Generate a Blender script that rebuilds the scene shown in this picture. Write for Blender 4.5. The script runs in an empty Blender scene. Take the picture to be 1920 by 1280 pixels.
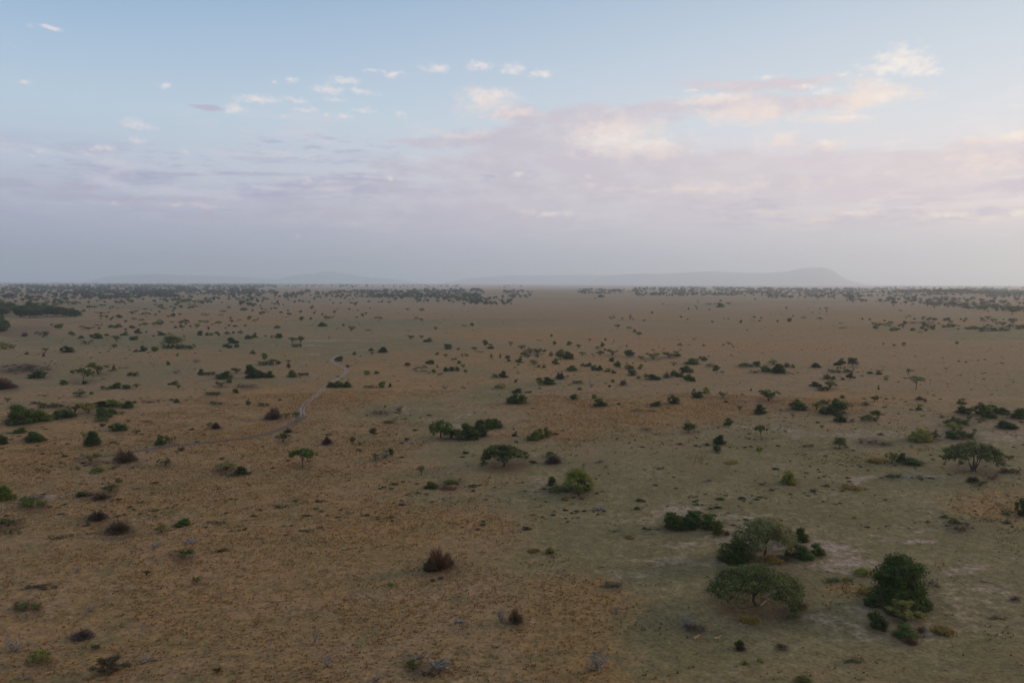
import bpy, math, random
import numpy as np
from mathutils import Vector, Matrix

rng = np.random.default_rng(7)
random.seed(7)
SC = bpy.context.scene
COL = SC.collection

# ---------------------------------------------------------------- camera model
CAM_H, FPX = 75.0, 1507.0
PITCH = math.atan(110.5 / FPX)
ROLL = math.radians(0.2)
Fv = np.array([0, math.cos(PITCH), -math.sin(PITCH)])
R0 = np.array([1.0, 0, 0])
U0 = np.array([0, math.sin(PITCH), math.cos(PITCH)])
Rv = R0 * math.cos(ROLL) + U0 * math.sin(ROLL)
Uv = -R0 * math.sin(ROLL) + U0 * math.cos(ROLL)

def ray(px, py):
    d = Fv + Rv * ((px - 960) / FPX) - Uv * ((py - 640) / FPX)
    return d / np.linalg.norm(d)

def at(px, py):
    d = ray(px, py)
    t = CAM_H / max(-d[2], 1e-5)
    return d[0] * t, d[1] * t

def azel(px, py):
    d = ray(px, py)
    return math.atan2(d[0], d[1]), math.asin(d[2])

def to_px(x, y):
    """ground points (arrays) seen from where the picture was taken"""
    z = -CAM_H
    w = x * Fv[0] + y * Fv[1] + z * Fv[2]
    w = np.where(w < 1, 1, w)
    u = (x * Rv[0] + y * Rv[1] + z * Rv[2]) / w
    v = (x * Uv[0] + y * Uv[1] + z * Uv[2]) / w
    return 960 + u * FPX, 640 - v * FPX

def S(r, g, b):
    def f(c):
        c /= 255.0
        return c / 12.92 if c <= 0.04045 else ((c + 0.055) / 1.055) ** 2.4
    return (f(r), f(g), f(b), 1.0)

# ---------------------------------------------------------------- numpy noise
def _hash(ix, iy, s):
    n = (ix.astype(np.int64) * 374761393 + iy.astype(np.int64) * 668265263 + s * 1442695041) & 0xFFFFFFFF
    n = ((n ^ (n >> 13)) * 1274126177) & 0xFFFFFFFF
    return ((n ^ (n >> 16)) & 0xFFFF) / 65535.0

def vnoise(x, y, s=0):
    ix, iy = np.floor(x), np.floor(y)
    fx, fy = x - ix, y - iy
    fx = fx * fx * (3 - 2 * fx); fy = fy * fy * (3 - 2 * fy)
    a, b = _hash(ix, iy, s), _hash(ix + 1, iy, s)
    c, d = _hash(ix, iy + 1, s), _hash(ix + 1, iy + 1, s)
    return (a * (1 - fx) + b * fx) * (1 - fy) + (c * (1 - fx) + d * fx) * fy

def fbm(x, y, s=0, o=4):
    t, amp, tot = 0, 1.0, 0
    for i in range(o):
        t = t + amp * vnoise(x * 2 ** i + 17.3 * i, y * 2 ** i - 9.1 * i, s + i)
        tot += amp; amp *= 0.5
    return t / tot

HILLX, HILLY = at(1800, 556)
def gz(x, y):
    x = np.asarray(x, float); y = np.asarray(y, float)
    r = np.hypot(x, y)
    amp = np.clip((r - 100) / 3000, 0, 1) * 2.2
    z = amp * (fbm(x / 420, y / 420, 5, 3) - 0.5)
    z = z + 24 * np.exp(-(((x - HILLX) / 330) ** 2 + ((y - HILLY - 250) / 400) ** 2))
    return z

# ---------------------------------------------------------------- object helpers
def tag(o, label=None, cat=None, group=None, kind=None):
    if label: o['label'] = label
    if cat: o['category'] = cat
    if group: o['group'] = group
    if kind: o['kind'] = kind
    return o

def mesh_from(name, V, Fc, mats, midx=None, smooth=False):
    """V (n,3); Fc list of (k,n) int arrays, one per polygon size"""
    me = bpy.data.meshes.new(name)
    V = np.asarray(V, np.float32)
    loops, starts, totals = [], [], []
    off = 0
    for fa in Fc:
        fa = np.asarray(fa, np.int32)
        if len(fa) == 0: continue
        n = fa.shape[1]
        loops.append(fa.ravel())
        starts.append(off + np.arange(len(fa)) * n)
        totals.append(np.full(len(fa), n))
        off += fa.size
    loops = np.concatenate(loops); starts = np.concatenate(starts); totals = np.concatenate(totals)
    me.vertices.add(len(V)); me.vertices.foreach_set('co', V.ravel())
    me.loops.add(len(loops)); me.loops.foreach_set('vertex_index', loops.astype(np.int32))
    me.polygons.add(len(starts))
    me.polygons.foreach_set('loop_start', starts.astype(np.int32))
    me.polygons.foreach_set('loop_total', totals.astype(np.int32))
    for m in mats: me.materials.append(m)
    if midx is not None: me.polygons.foreach_set('material_index', np.asarray(midx, np.int32))
    if smooth: me.polygons.foreach_set('use_smooth', np.ones(len(starts), bool))
    me.update(calc_edges=True); me.validate()
    return me

def link(name, me, parent=None):
    o = bpy.data.objects.new(name, me)
    COL.objects.link(o)
    if parent: o.parent = parent
    return o

# ---------------------------------------------------------------- materials
def newmat(name):
    m = bpy.data.materials.new(name); m.use_nodes = True
    nt = m.node_tree; nt.nodes.clear()
    out = nt.nodes.new('ShaderNodeOutputMaterial')
    return m, nt, out

def N(nt, t, **kw):
    n = nt.nodes.new(t)
    for k, v in kw.items():
        if k.startswith('i_'):
            n.inputs[k[2:].replace('_', ' ')].default_value = v
        else: setattr(n, k, v)
    return n

def mathn(nt, op, a, b=None, c=None, clamp=False):
    n = nt.nodes.new('ShaderNodeMath'); n.operation = op; n.use_clamp = clamp
    for i, v in enumerate((a, b, c)):
        if v is None: continue
        if isinstance(v, (int, float)): n.inputs[i].default_value = v
        else: nt.links.new(v, n.inputs[i])
    return n.outputs[0]

def mixc(nt, f, a, b, mode='MIX'):
    n = nt.nodes.new('ShaderNodeMix'); n.data_type = 'RGBA'; n.blend_type = mode
    n.clamp_factor = True
    for i, v in ((0, f), (6, a), (7, b)):
        if isinstance(v, (int, float)): n.inputs[i].default_value = v
        elif isinstance(v, tuple): n.inputs[i].default_value = v
        else: nt.links.new(v, n.inputs[i])
    return n.outputs[2]

def smooth(nt, v, lo, hi, a=0.0, b=1.0):
    n = nt.nodes.new('ShaderNodeMapRange'); n.interpolation_type = 'SMOOTHSTEP'
    nt.links.new(v, n.inputs[0])
    n.inputs[1].default_value = lo; n.inputs[2].default_value = hi
    n.inputs[3].default_value = a; n.inputs[4].default_value = b
    return n.outputs[0]

def foliage_material(name, var=0.5, transl=0.25):
    """leaf colour comes from the object's colour, varied per leaf and per clump"""
    m, nt, out = newmat(name)
    oi = N(nt, 'ShaderNodeObjectInfo'); ge = N(nt, 'ShaderNodeNewGeometry'); tc = N(nt, 'ShaderNodeTexCoord')
    nz = N(nt, 'ShaderNodeTexNoise', i_Scale=6.0, i_Detail=2.0)
    nt.links.new(tc.outputs['Object'], nz.inputs['Vector'])
    v1 = mathn(nt, 'MULTIPLY_ADD', ge.outputs['Random Per Island'], var, 1 - var / 2)
    v2 = mathn(nt, 'MULTIPLY_ADD', nz.outputs['Fac'], 2.0, 0.05)
    v3 = mathn(nt, 'MULTIPLY_ADD', oi.outputs['Random'], 0.4, 0.8)
    v = mathn(nt, 'MULTIPLY', mathn(nt, 'MULTIPLY', v1, v2), v3)
    hsv = N(nt, 'ShaderNodeHueSaturation')
    nt.links.new(oi.outputs['Color'], hsv.inputs['Color'])
    nt.links.new(v, hsv.inputs['Value'])
    nt.links.new(mathn(nt, 'MULTIPLY_ADD', ge.outputs['Random Per Island'], 0.05, 0.475), hsv.inputs['Hue'])
    bs = N(nt, 'ShaderNodeBsdfPrincipled', i_Roughness=0.7)
    bs.inputs['Specular IOR Level'].default_value = 0.25
    nt.links.new(hsv.outputs[0], bs.inputs['Base Color'])
    tr = N(nt, 'ShaderNodeBsdfTranslucent'); nt.links.new(hsv.outputs[0], tr.inputs['Color'])
    mx = N(nt, 'ShaderNodeMixShader'); mx.inputs[0].default_value = transl
    nt.links.new(bs.outputs[0], mx.inputs[1]); nt.links.new(tr.outputs[0], mx.inputs[2])
    nt.links.new(mx.outputs[0], out.inputs['Surface'])
    return m

def rough_material(name, c1, c2, scale, rough=0.9, bump=0.4):
    m, nt, out = newmat(name)
    tc = N(nt, 'ShaderNodeTexCoord'); nz = N(nt, 'ShaderNodeTexNoise', i_Scale=scale, i_Detail=6.0, i_Roughness=0.65)
    nt.links.new(tc.outputs['Object'], nz.inputs['Vector'])
    col = mixc(nt, smooth(nt, nz.outputs['Fac'], 0.3, 0.7), c1, c2)
    bs = N(nt, 'ShaderNodeBsdfPrincipled', i_Roughness=rough)
    bs.inputs['Specular IOR Level'].default_value = 0.2
    nt.links.new(col, bs.inputs['Base Color'])
    b = N(nt, 'ShaderNodeBump', i_Strength=bump); nt.links.new(nz.outputs['Fac'], b.inputs['Height'])
    nt.links.new(b.outputs[0], bs.inputs['Normal'])
    nt.links.new(bs.outputs[0], out.inputs['Surface'])
    return m

M_LEAF = foliage_material('leaf', 0.7, 0.38)
M_TWIG = foliage_material('twig', 0.7, 0.0)
M_GRASS = foliage_material('dry_grass_blades', 0.9, 0.3)
M_BARK = rough_material('bark', (0.045, 0.032, 0.022, 1), (0.10, 0.075, 0.055, 1), 3.0)
M_DEADWOOD = rough_material('weathered_wood', (0.15, 0.118, 0.092, 1), (0.27, 0.22, 0.18, 1), 4.0)
M_STONE = rough_material('pale_stone', (0.16, 0.145, 0.13, 1), (0.30, 0.275, 0.25, 1), 3.0)
M_HIDE = rough_material('dark_hide', (0.010, 0.008, 0.007, 1), (0.022, 0.017, 0.014, 1), 5.0)
M_HORN = rough_material('horn', (0.05, 0.045, 0.04, 1), (0.09, 0.08, 0.07, 1), 8.0)
M_TAN = rough_material('tan_coat', (0.50, 0.20, 0.075, 1), (0.62, 0.27, 0.11, 1), 6.0)
M_WHITE = rough_material('white_coat', (0.6, 0.56, 0.5, 1), (0.7, 0.66, 0.6, 1), 6.0)
HAZE_COL = (0.875, 0.94, 1.0, 1); HAZE_D = 5.0e-5; HAZE_TOP = 1000.0; EXPO = 0.0
CATALOGUE = """
A 57 576 9 6;A 192 577 11 6;A 168 583 11 10;A 207 583 6 6;A 221 580 5 3;A 200 601 9 10;S 190 588 25 4;A 292 575 8 5;A 310 583 6 5;A 320 578 6 5
A 355 575 7 5;A 367 578 8 5;A 388 570 11 7;A 398 564 8 6;A 429 582 6 8;A 254 588 9 6;A 274 595 15 9;A 251 602 9 6;A 272 612 10 7;A 289 613 11 8
A 301 613 9 8;A 347 614 12 15;O 338 609 10 7;S 385 592 13 5;S 414 592 9 3;A 387 610 9 9;A 398 611 6 5;A 410 613 12 11;A 434 608 9 9;T 467 600 7 8
O 370 615 8 6;B 329 615 8 5;T 248 616 10 6;G 213 615 18 7;G 224 613 9 6;S 183 611 15 4;S 165 617 22 5;G 110 615 15 7;T 259 628 11 11;G 233 629 12 7
G 303 629 12 8;S 201 631 9 5;O 219 640 11 10;G 182 635 17 9;B 161 646 18 8;G 251 638 14 7;T 323 650 32 24;G 320 654 28 9;G 349 655 32 10;G 375 629 10 9
G 388 629 9 6;G 396 629 6 5;G 426 626 9 5;G 438 625 6 4;G 437 644 18 11;G 424 651 12 6;G 431 653 10 5;G 444 652 9 7;G 467 636 14 8;G 478 633 9 9
B 474 664 13 10;G 126 661 20 11;O 81 633 18 11;B 46 631 12 9;O 12 655 28 12;B 50 665 9 7;B 82 669 6 8;O 86 659 12 7;G 268 659 13 10;G 290 659 13 9
G 254 660 8 5;O 214 653 9 8;G 316 684 8 7;g 333 668 4 6;B 213 694 7 12;B 211 697 14 5;S 232 691 16 3;D 367 680 22 9;B 45 697 68 13;G 71 709 28 13
A 156 717 38 26;O 184 703 27 22;B 4 730 44 22;G 121 721 15 9;G 159 720 9 6;G 249 705 18 8;S 193 712 9 3;G 198 730 16 7;g 216 728 18 10;G 237 729 16 8
O 256 727 13 7;O 150 744 17 13;O 14 754 10 8;S 84 743 10 4;G 172 739 6 4;G 65 758 15 6;G 83 765 22 9;G 106 764 22 8;G 38 796 38 34;G 64 792 26 22
g 84 789 28 19;G 108 785 24 15;G 125 783 28 14;O 140 777 26 20;O 166 776 27 16;G 170 763 20 8;G 188 763 24 11;g 214 763 28 13;G 240 765 20 13;B 252 756 9 6
G 194 784 24 19;g 209 776 17 9;O 190 791 22 9;O 228 777 13 6;S 281 756 30 6;G 332 755 11 7;B 322 751 11 5;G 325 721 15 7;O 334 729 12 8;G 376 703 12 11
G 390 703 24 7;G 420 710 26 14;g 430 718 12 13;O 443 700 18 11;G 474 709 26 25;O 415 726 20 11;B 462 727 30 8;G 399 741 26 7;G 442 737 13 8;D 328 700 24 10
T 465 762 8 14;O 405 759 22 7;S 441 760 10 3;B 405 804 20 13;O 392 800 12 8;G 222 808 29 14;S 276 793 18 5;O 256 814 14 9;G 193 799 9 5;O 241 791 9 5
g 38 812 18 9;S 25 813 11 3;G 67 829 30 19;S 47 826 8 4;G 174 836 24 26;O 158 822 12 10;G 0 833 20 18;G 301 835 18 19;O 318 832 18 14;B 340 846 15 10
B 236 868 39 26;O 170 867 28 15;L 183 885 20 10;O 310 874 22 13;S 73 884 16 6;O 91 888 9 5;O 425 883 34 18;G 452 889 20 15;S 440 895 56 9;g 12 938 26 23
g 60 954 42 19;B 68 936 22 7;G 155 931 20 10;B 170 930 14 7;O 208 923 24 16;G 223 904 11 8;B 190 937 28 14;g 12 983 22 10;B 18 987 34 12;S 18 1004 34 13
S 258 918 18 4;R 292 906 11 4;S 288 926 10 4;S 265 944 15 5;S 331 948 9 4;B 183 977 34 19;S 221 971 24 7;B 222 1001 46 24;O 303 999 20 17;G 341 987 24 13
Y 352 984 12 8;S 405 984 36 7;D 290 1030 22 13;D 322 1042 14 12;O 345 1050 32 17;R 412 1036 14 8;S 420 1034 12 6;D 355 1020 26 10;S 112 1012 38 8;S 523 954 28 8
S 485 958 12 5;S 575 998 30 6;S 538 1005 12 5;S 489 1012 16 5;D 652 967 10 12;S 583 1040 16 4;R 822 1073 50 46;G 808 1070 26 28;B 838 1064 26 28;g 810 916 22 13
L 848 909 32 13;R 842 918 26 7;O 790 892 14 20;G 1035 911 16 17;O 1050 925 42 17;O 1085 932 34 22;G 1092 922 26 26;D 1110 912 8 12;D 1125 959 30 11;G 1268 994 44 33
G 1290 992 28 24;G 1302 982 30 22;g 1330 992 32 26;g 1346 1002 20 26;R 1362 1005 14 12;G 1378 1057 52 42;g 1392 1052 24 30;O 1356 1048 22 18;G 1500 1016 26 24;R 1494 1030 22 12
G 1508 1049 34 22;G 1533 1041 26 20;B 1480 1044 24 20;O 1470 1052 22 10;G 1635 1137 26 22;G 1645 1180 30 30;G 1729 1142 28 22;G 1714 1157 30 28;G 1700 1198 38 22;R 1706 1207 26 12
B 1727 1187 16 14;Y 1768 1189 34 14;L 1617 1079 28 14;L 1590 1090 18 8;L 1480 907 27 23;R 1482 909 18 7;Y 1600 918 36 8;g 1675 896 26 7;B 1858 899 24 9;B 1824 905 20 12
O 1838 912 22 10;L 1790 982 18 10;B 1798 996 38 13;G 1918 968 22 28;S 1896 962 28 6;O 1880 862 12 11;O 1892 863 14 9;B 1882 886 16 10;O 1902 887 20 9;G 1436 697 22 11
G 1460 700 26 18;O 1450 684 20 11;B 1475 689 14 11;g 1487 689 7 6;G 1530 689 18 9;G 1571 685 12 10;G 1580 682 10 10;G 1577 692 14 5;T 1599 688 17 17;G 1591 699 18 8
G 1564 698 20 6;S 1573 700 8 4;G 1630 701 8 5;G 1647 702 14 7;B 1550 711 16 12;B 1562 711 12 7;T 1594 712 14 12;B 1580 712 9 5;O 1556 729 22 18;G 1530 725 19 9
G 1543 733 21 9;B 1579 747 12 8;L 1661 713 8 9;G 1647 730 4 8;O 1703 702 7 10;S 1711 696 9 3;B 1724 750 16 9;B 1735 754 7 10;O 1640 753 12 11;G 1802 758 15 10
O 1441 753 34 22;G 1496 769 30 16;g 1497 761 18 12;G 1562 777 42 24;G 1570 762 16 14;G 1545 758 20 9;O 1531 769 14 15;G 1574 791 21 16;B 1590 761 17 7;B 1623 760 16 8
G 1631 790 30 13;G 1641 778 15 9;D 1597 791 14 10;g 1722 769 11 10;G 1804 775 18 11;O 1816 779 26 16;G 1842 778 24 20;G 1854 784 26 18;G 1868 775 16 14;G 1881 777 20 12
G 1912 785 34 18;G 1888 804 26 13;G 1796 799 44 17;O 1788 809 26 16;G 1784 822 20 12;G 1806 825 44 19;L 1724 828 38 24;O 1751 825 18 17;O 1843 790 12 7
T 1574 840 22 20;S 1571 843 12 5;O 1541 804 9 7;L 1517 838 16 7;B 1630 832 36 9;B 1658 835 22 8;O 1672 870 22 21;G 1690 867 17 16;G 1712 872 28 13;Y 1645 868 34 11
D 1487 781 10 14;D 1463 804 6 10;A 1158 617 13 9;A 1180 620 9 8;B 1190 623 9 8;A 1198 635 12 13;G 966 553 16 5;G 1127 558 12 6;G 1350 576 16 8;A 1329 573 12 5
A 1340 572 7 4;A 1366 573 9 6;G 1291 580 4 4;G 1330 581 3 3;T 1277 596 5 5;A 1289 601 4 4;T 1336 605 5 4;T 1389 606 5 7;S 1365 599 5 3;T 1414 596 5 4
T 1427 598 5 4;S 1412 601 8 2;T 1424 603 5 3;W 1178 602 28 10;W 1143 599 18 6;D 1207 602 9 5;T 1034 632 5 6;S 1012 639 11 3;T 1040 647 7 8;T 1068 648 10 9
O 1085 653 11 8;O 1105 639 7 5;T 1135 639 5 5;T 1130 651 8 10;O 1120 655 11 7;B 1134 657 5 6;D 1151 642 4 8;B 1175 650 4 5;A 1275 654 9 11;O 1320 649 6 4
O 1366 646 9 5;S 1356 648 6 3;D 1301 637 10 4;O 978 654 15 8;O 994 662 20 11;O 1008 664 16 12;O 984 668 16 9;O 990 672 10 8;G 1007 669 8 6;O 1020 662 9 8
B 1033 668 11 12;T 1051 673 17 19;G 1066 673 18 15;O 1092 667 12 8;O 1125 666 15 10;O 1148 667 20 13;T 1180 669 18 14;O 1202 674 13 8;O 1225 674 24 13;A 1224 660 7 6
O 1254 671 24 12;g 1269 668 14 10;G 1297 683 24 11;O 1306 678 8 6;G 1321 677 11 9;O 1263 686 12 8;B 1313 673 8 7;G 974 680 14 9;O 1001 683 16 9;G 1010 689 5 5
B 1020 690 10 7;g 1042 683 14 11;G 1073 695 20 10;G 1092 686 8 6;G 1103 687 14 8;g 1115 695 14 11;G 1124 695 12 10;g 1157 689 12 13;G 1147 678 10 8;G 1140 697 14 7
g 1151 700 9 7;g 1180 692 17 9;G 1185 704 16 11;L 1201 692 12 10;T 1175 682 4 3;T 1187 682 4 3;B 1197 710 10 7;O 1211 711 10 12;G 1280 697 14 9;g 1291 698 18 13
B 1332 688 18 8;T 1343 697 12 13;D 1354 699 9 8;G 1400 688 28 9;G 1419 688 11 11;B 1415 699 16 6;G 962 757 24 20;g 978 757 22 18;G 969 737 18 9;G 990 737 14 5
B 967 717 8 7;g 1010 713 10 6;G 1028 721 24 15;O 1012 723 14 12;B 1050 711 18 15;O 1082 719 18 7;D 1110 726 16 10;B 1168 723 16 15;g 1149 717 7 6;B 1143 726 7 6
B 1087 731 12 7;G 1076 749 16 10;g 1114 748 11 9;G 1125 762 26 15;B 1160 759 8 7;S 1075 757 10 3;G 1230 762 20 10;G 1263 757 21 16;S 1254 766 8 3;G 1302 741 10 12
G 1309 746 18 12;L 1324 738 14 13;O 1356 747 16 14;B 1361 755 12 6;G 1227 712 22 11;B 1250 709 16 15;G 1265 706 14 12;G 1275 707 14 10;G 1289 715 14 14;G 1300 715 12 9
B 1408 733 5 6;O 1387 770 10 10;G 1424 776 22 18;T 1366 801 15 18;T 1291 811 22 23;A 1427 825 22 28;G 1348 834 20 19;g 1344 847 16 13;L 1424 847 14 11;B 1326 836 14 7
S 1195 771 28 5;S 1222 772 20 4;D 1155 803 5 22;g 1000 826 24 19;g 1012 822 18 18;g 1025 819 16 18;G 965 818 9 10;B 1037 870 34 20;L 1032 858 22 12;B 1212 807 17 6
S 1230 815 16 4;D 1123 868 26 10;S 1235 881 20 6;G 494 761 17 7;B 512 787 32 24;O 537 783 16 9;O 555 784 14 11;O 531 830 22 19;B 540 811 17 9;B 613 834 23 18
T 661 831 12 13;B 675 835 9 9;T 700 817 14 15;O 704 864 16 14;G 733 854 8 14;D 722 860 26 16;D 704 874 10 6;O 846 823 30 20;O 858 824 26 17;G 880 825 36 32
G 898 820 34 32;G 914 805 26 20;G 930 803 24 18;B 937 800 12 14;g 624 726 20 10;g 638 726 20 12;G 652 726 18 11;G 635 678 15 10;B 652 689 9 8;g 688 703 12 9
G 706 701 10 6;S 695 728 26 7;g 716 727 14 12;G 731 726 6 8;T 764 687 11 8;G 806 683 15 9;B 820 689 5 6;g 813 699 9 7;G 837 697 10 9;G 847 696 12 9
g 857 696 10 9;O 868 690 9 8;O 873 700 8 8;G 851 675 12 5;G 861 682 7 6;O 836 670 10 7;g 819 665 8 5;O 871 668 14 6;T 921 673 5 10;T 938 673 4 12
G 952 672 10 6;B 954 678 10 7;G 932 708 18 8;G 944 708 16 13;O 937 729 20 9;D 835 730 10 12;D 868 728 12 6;D 748 772 22 16;B 712 777 30 8;B 722 764 6 6
L 730 794 20 8;G 489 707 22 13;G 505 708 18 12;T 496 677 10 15;G 497 685 24 9;O 512 684 14 11;G 522 683 10 7;G 541 690 9 9;O 541 680 10 6;g 549 707 18 13
G 569 704 18 6;T 520 617 11 7;G 514 634 14 6;G 524 634 12 9;S 498 632 6 4;O 548 643 14 11;O 564 643 14 14;G 556 651 18 7;T 564 601 7 8;T 583 600 6 6
A 611 602 9 10;A 622 598 9 5;G 604 612 17 8;T 644 612 5 5;O 659 621 15 10;S 691 620 14 3;A 709 604 14 11;A 781 601 7 7;A 790 604 9 7;A 791 587 11 9
A 764 584 9 6;O 817 619 7 7;G 870 612 9 4;G 885 611 9 6;A 542 595 8 9;A 493 592 10 9;T 584 579 7 5;A 631 582 9 3;T 655 581 4 4;G 696 658 11 6
G 718 661 17 11;O 697 665 10 5;G 664 665 10 6;O 770 636 14 8;O 791 634 8 6;G 802 641 15 8;G 840 655 15 11;O 859 657 7 6;O 889 657 11 7;T 910 650 10 13
g 920 654 13 10;S 900 661 16 4;O 957 649 10 10;D 940 1168 16 26;B 967 1170 26 28;D 862 1170 20 12;D 615 1254 22 26;D 590 1207 10 22;D 780 1240 26 16;D 822 1262 42 26
S 808 1270 34 14;O 775 1258 24 16;D 705 1279 16 10;D 1120 1262 38 34;S 1122 1228 10 6;D 1155 1150 11 14;D 1290 1180 30 20;B 1303 1186 34 14;B 1148 1102 26 9;S 1157 1102 20 7
G 1386 1216 14 16;B 1388 1220 20 10;Y 1404 1168 34 12;S 1498 1144 30 14;S 1486 1160 22 8;L 1396 1246 12 7;L 1426 1242 12 8;L 1505 1280 26 12;O 1465 1217 18 10;S 1600 1244 34 10
L 1031 1039 16 14;Y 1000 1036 22 7;S 1152 998 22 5;B 155 1199 34 16;S 181 1219 16 8;D 220 1258 20 18;S 206 1270 52 26;D 275 1245 28 16;S 408 1261 12 9;D 170 1148 14 12
O 75 1244 34 22;D 30 1226 26 24;S 275 1080 14 10;O 370 1094 16 12;S 450 1083 14 5;D 50 1276 16 12;D 145 1074 9 10;S 930 1216 16 7;S 826 1087 9 6;S 811 1091 9 6
O 733 1104 12 12;S 80 1106 52 10;O 50 1146 40 14;B 1903 1126 16 9;S 1870 1162 32 6;Y 1757 1100 14 8;B 1742 1097 20 8;Y 1450 1055 30 12;Y 1625 1115 26 10;O 1560 1092 24 10
R 1000 868 14 5;Y 1060 938 16 7;D 1085 972 10 6;S 1073 946 9 4;S 1128 1064 8 3;Y 1180 1010 18 5;S 1300 934 22 5;S 1375 866 16 4;Y 1370 870 24 6;D 1328 903 22 9
A 1347 572 7 5;T 1549 580 6 4;A 1688 585 6 4;A 1777 563 9 5;A 1846 571 10 6;T 1811 601 5 6;A 1732 598 7 5;A 1705 595 6 4;B 1617 599 5 5;B 1631 600 6 4
G 1480 603 8 7;A 1507 599 9 5;A 1537 602 9 7;T 1458 604 4 5;T 1656 647 3 5;O 1676 650 7 5;O 1695 650 6 8;T 1794 646 5 7;G 1681 620 4 6;G 1711 620 9 5
B 1691 611 9 6;B 1708 607 24 5;B 1735 607 28 5;O 1645 610 18 6;O 1665 612 14 4;O 1748 613 12 5;G 1773 614 16 6;G 1830 618 30 7;G 1868 621 36 7;G 1912 617 18 8
O 1782 609 10 4;S 1725 624 8 3;T 1736 621 6 5;O 1862 604 14 7;O 1900 602 14 6;O 1880 610 12 6;O 1852 599 9 6;S 1577 607 8 3;S 1580 616 14 3;T 1487 594 4 3
"""
def open_catalogue():
    out = []
    for t in CATALOGUE.replace("\n", ";").split(";"):
        f = t.split()
        if len(f) == 5: out.append((f[0], *[float(v) for v in f[1:]]))
    return out
# ---------------------------------------------------------------- world: sky and clouds
SUN_AZ, SUN_EL = math.radians(68), math.radians(12)     # azimuth measured from the view direction (+Y) to the right
w = bpy.data.worlds.new('World'); SC.world = w; w.use_nodes = True
nt = w.node_tree; nt.nodes.clear()
L = nt.links.new
sky = N(nt, 'ShaderNodeTexSky'); sky.sky_type = 'NISHITA'; sky.sun_disc = False
sky.sun_elevation = SUN_EL; sky.sun_rotation = SUN_AZ
sky.altitude = 1500; sky.air_density = 1.0; sky.dust_density = 1.5; sky.ozone_density = 1.5
bg0 = mixc(nt, 1.0, sky.outputs[0], (0.15, 0.15, 0.15, 1), 'MULTIPLY')
tc = N(nt, 'ShaderNodeTexCoord'); sp = N(nt, 'ShaderNodeSeparateXYZ'); L(tc.outputs['Generated'], sp.inputs[0])
az = mathn(nt, 'ARCTAN2', sp.outputs[0], sp.outputs[1]); el = mathn(nt, 'ARCSINE', sp.outputs[2])
cb = N(nt, 'ShaderNodeCombineXYZ'); L(az, cb.inputs[0]); L(el, cb.inputs[1]); P = cb.outputs[0]

def vm(op, a, b=None, c=None):
    n = nt.nodes.new('ShaderNodeVectorMath'); n.operation = op
    for i, v in enumerate((a, b, c)):
        if v is None: continue
        if isinstance(v, tuple): n.inputs[i].default_value = v
        else: L(v, n.inputs[i])
    return n.outputs['Value'] if op in ('LENGTH', 'DOT_PRODUCT') else n.outputs[0]

def noise(vec, scale, detail=6.0, rough=0.6, off=0.0, stretch=(1, 1, 1)):
    v = vm('MULTIPLY_ADD', vec, stretch, (off, off * 0.7, off * 1.3))
    n = N(nt, 'ShaderNodeTexNoise', i_Scale=scale, i_Detail=detail, i_Roughness=rough); L(v, n.inputs['Vector'])
    return n

def ramp(v, stops):
    n = nt.nodes.new('ShaderNodeValToRGB'); L(v, n.inputs[0])
    e = n.color_ramp.elements
    while len(e) > 1: e.remove(e[-1])
    e[0].position, e[0].color = stops[0]
    for p, c in stops[1:]:
        q = e.new(p); q.color = c
    return n.outputs[0]

# thin high veil: colour by height above the horizon, cooler on the left, warmer towards the sun on the right
eln = mathn(nt, 'MULTIPLY', el, 1 / 0.6, clamp=True)
def els(py): return max(0.0, azel(960, py)[1] / 0.6)
leftc = ramp(eln, [(0.0, S(148, 162, 188)), (els(470), S(166, 172, 195)), (els(400), S(184, 187, 208)), (els(330), S(196, 205, 221)),
                   (els(230), S(192, 212, 227)), (els(100), S(168, 195, 222)), (els(0), S(148, 182, 214)), (1.0, S(172, 197, 222))])
rightc = ramp(eln, [(0.0, S(182, 188, 200)), (els(470), S(208, 204, 211)), (els(400), S(238, 222, 221)), (els(330), S(242, 230, 227)),
                    (els(230), S(226, 229, 233)), (els(100), S(208, 218, 227)), (els(0), S(192, 207, 223)), (1.0, S(182, 201, 222))])
azs = smooth(nt, az, -0.62, 0.66)
veil = mixc(nt, azs, leftc, rightc)
front = smooth(nt, mathn(nt, 'ABSOLUTE', az), 0.9, 2.6, 1.0, 0.8)
vmask = mathn(nt, 'MULTIPLY', smooth(nt, el, -0.02, 1.0, 0.95, 0.85), front)
cur = mixc(nt, vmask, bg0, veil)

def field(blobs, warp_vec):
    cur_v = None
    for b in blobs:
        px, py, rx, ry = b[:4]; s = b[4] if len(b) > 4 else 1.0
        ca, ce = azel(px, py)
        ix, iy = FPX / rx, FPX / ry
        t = vm('MULTIPLY_ADD', warp_vec, (ix, iy, 0.0), (-ca * ix, -ce * iy, 0.0))
        d = vm('LENGTH', t)
        f = mathn(nt, 'SUBTRACT', s, d)
        cur_v = f if cur_v is None else mathn(nt, 'MAXIMUM', cur_v, f)
    return cur_v

def warp(scale, amp, off, stretch=(1, 1.8, 1)):
    n = noise(P, scale, 4.0, 0.6, off, stretch)
    return vm('MULTIPLY_ADD', vm('SUBTRACT', n.outputs['Color'], (0.5, 0.5, 0.5)), (amp * 2.4, amp, 0), P)

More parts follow.
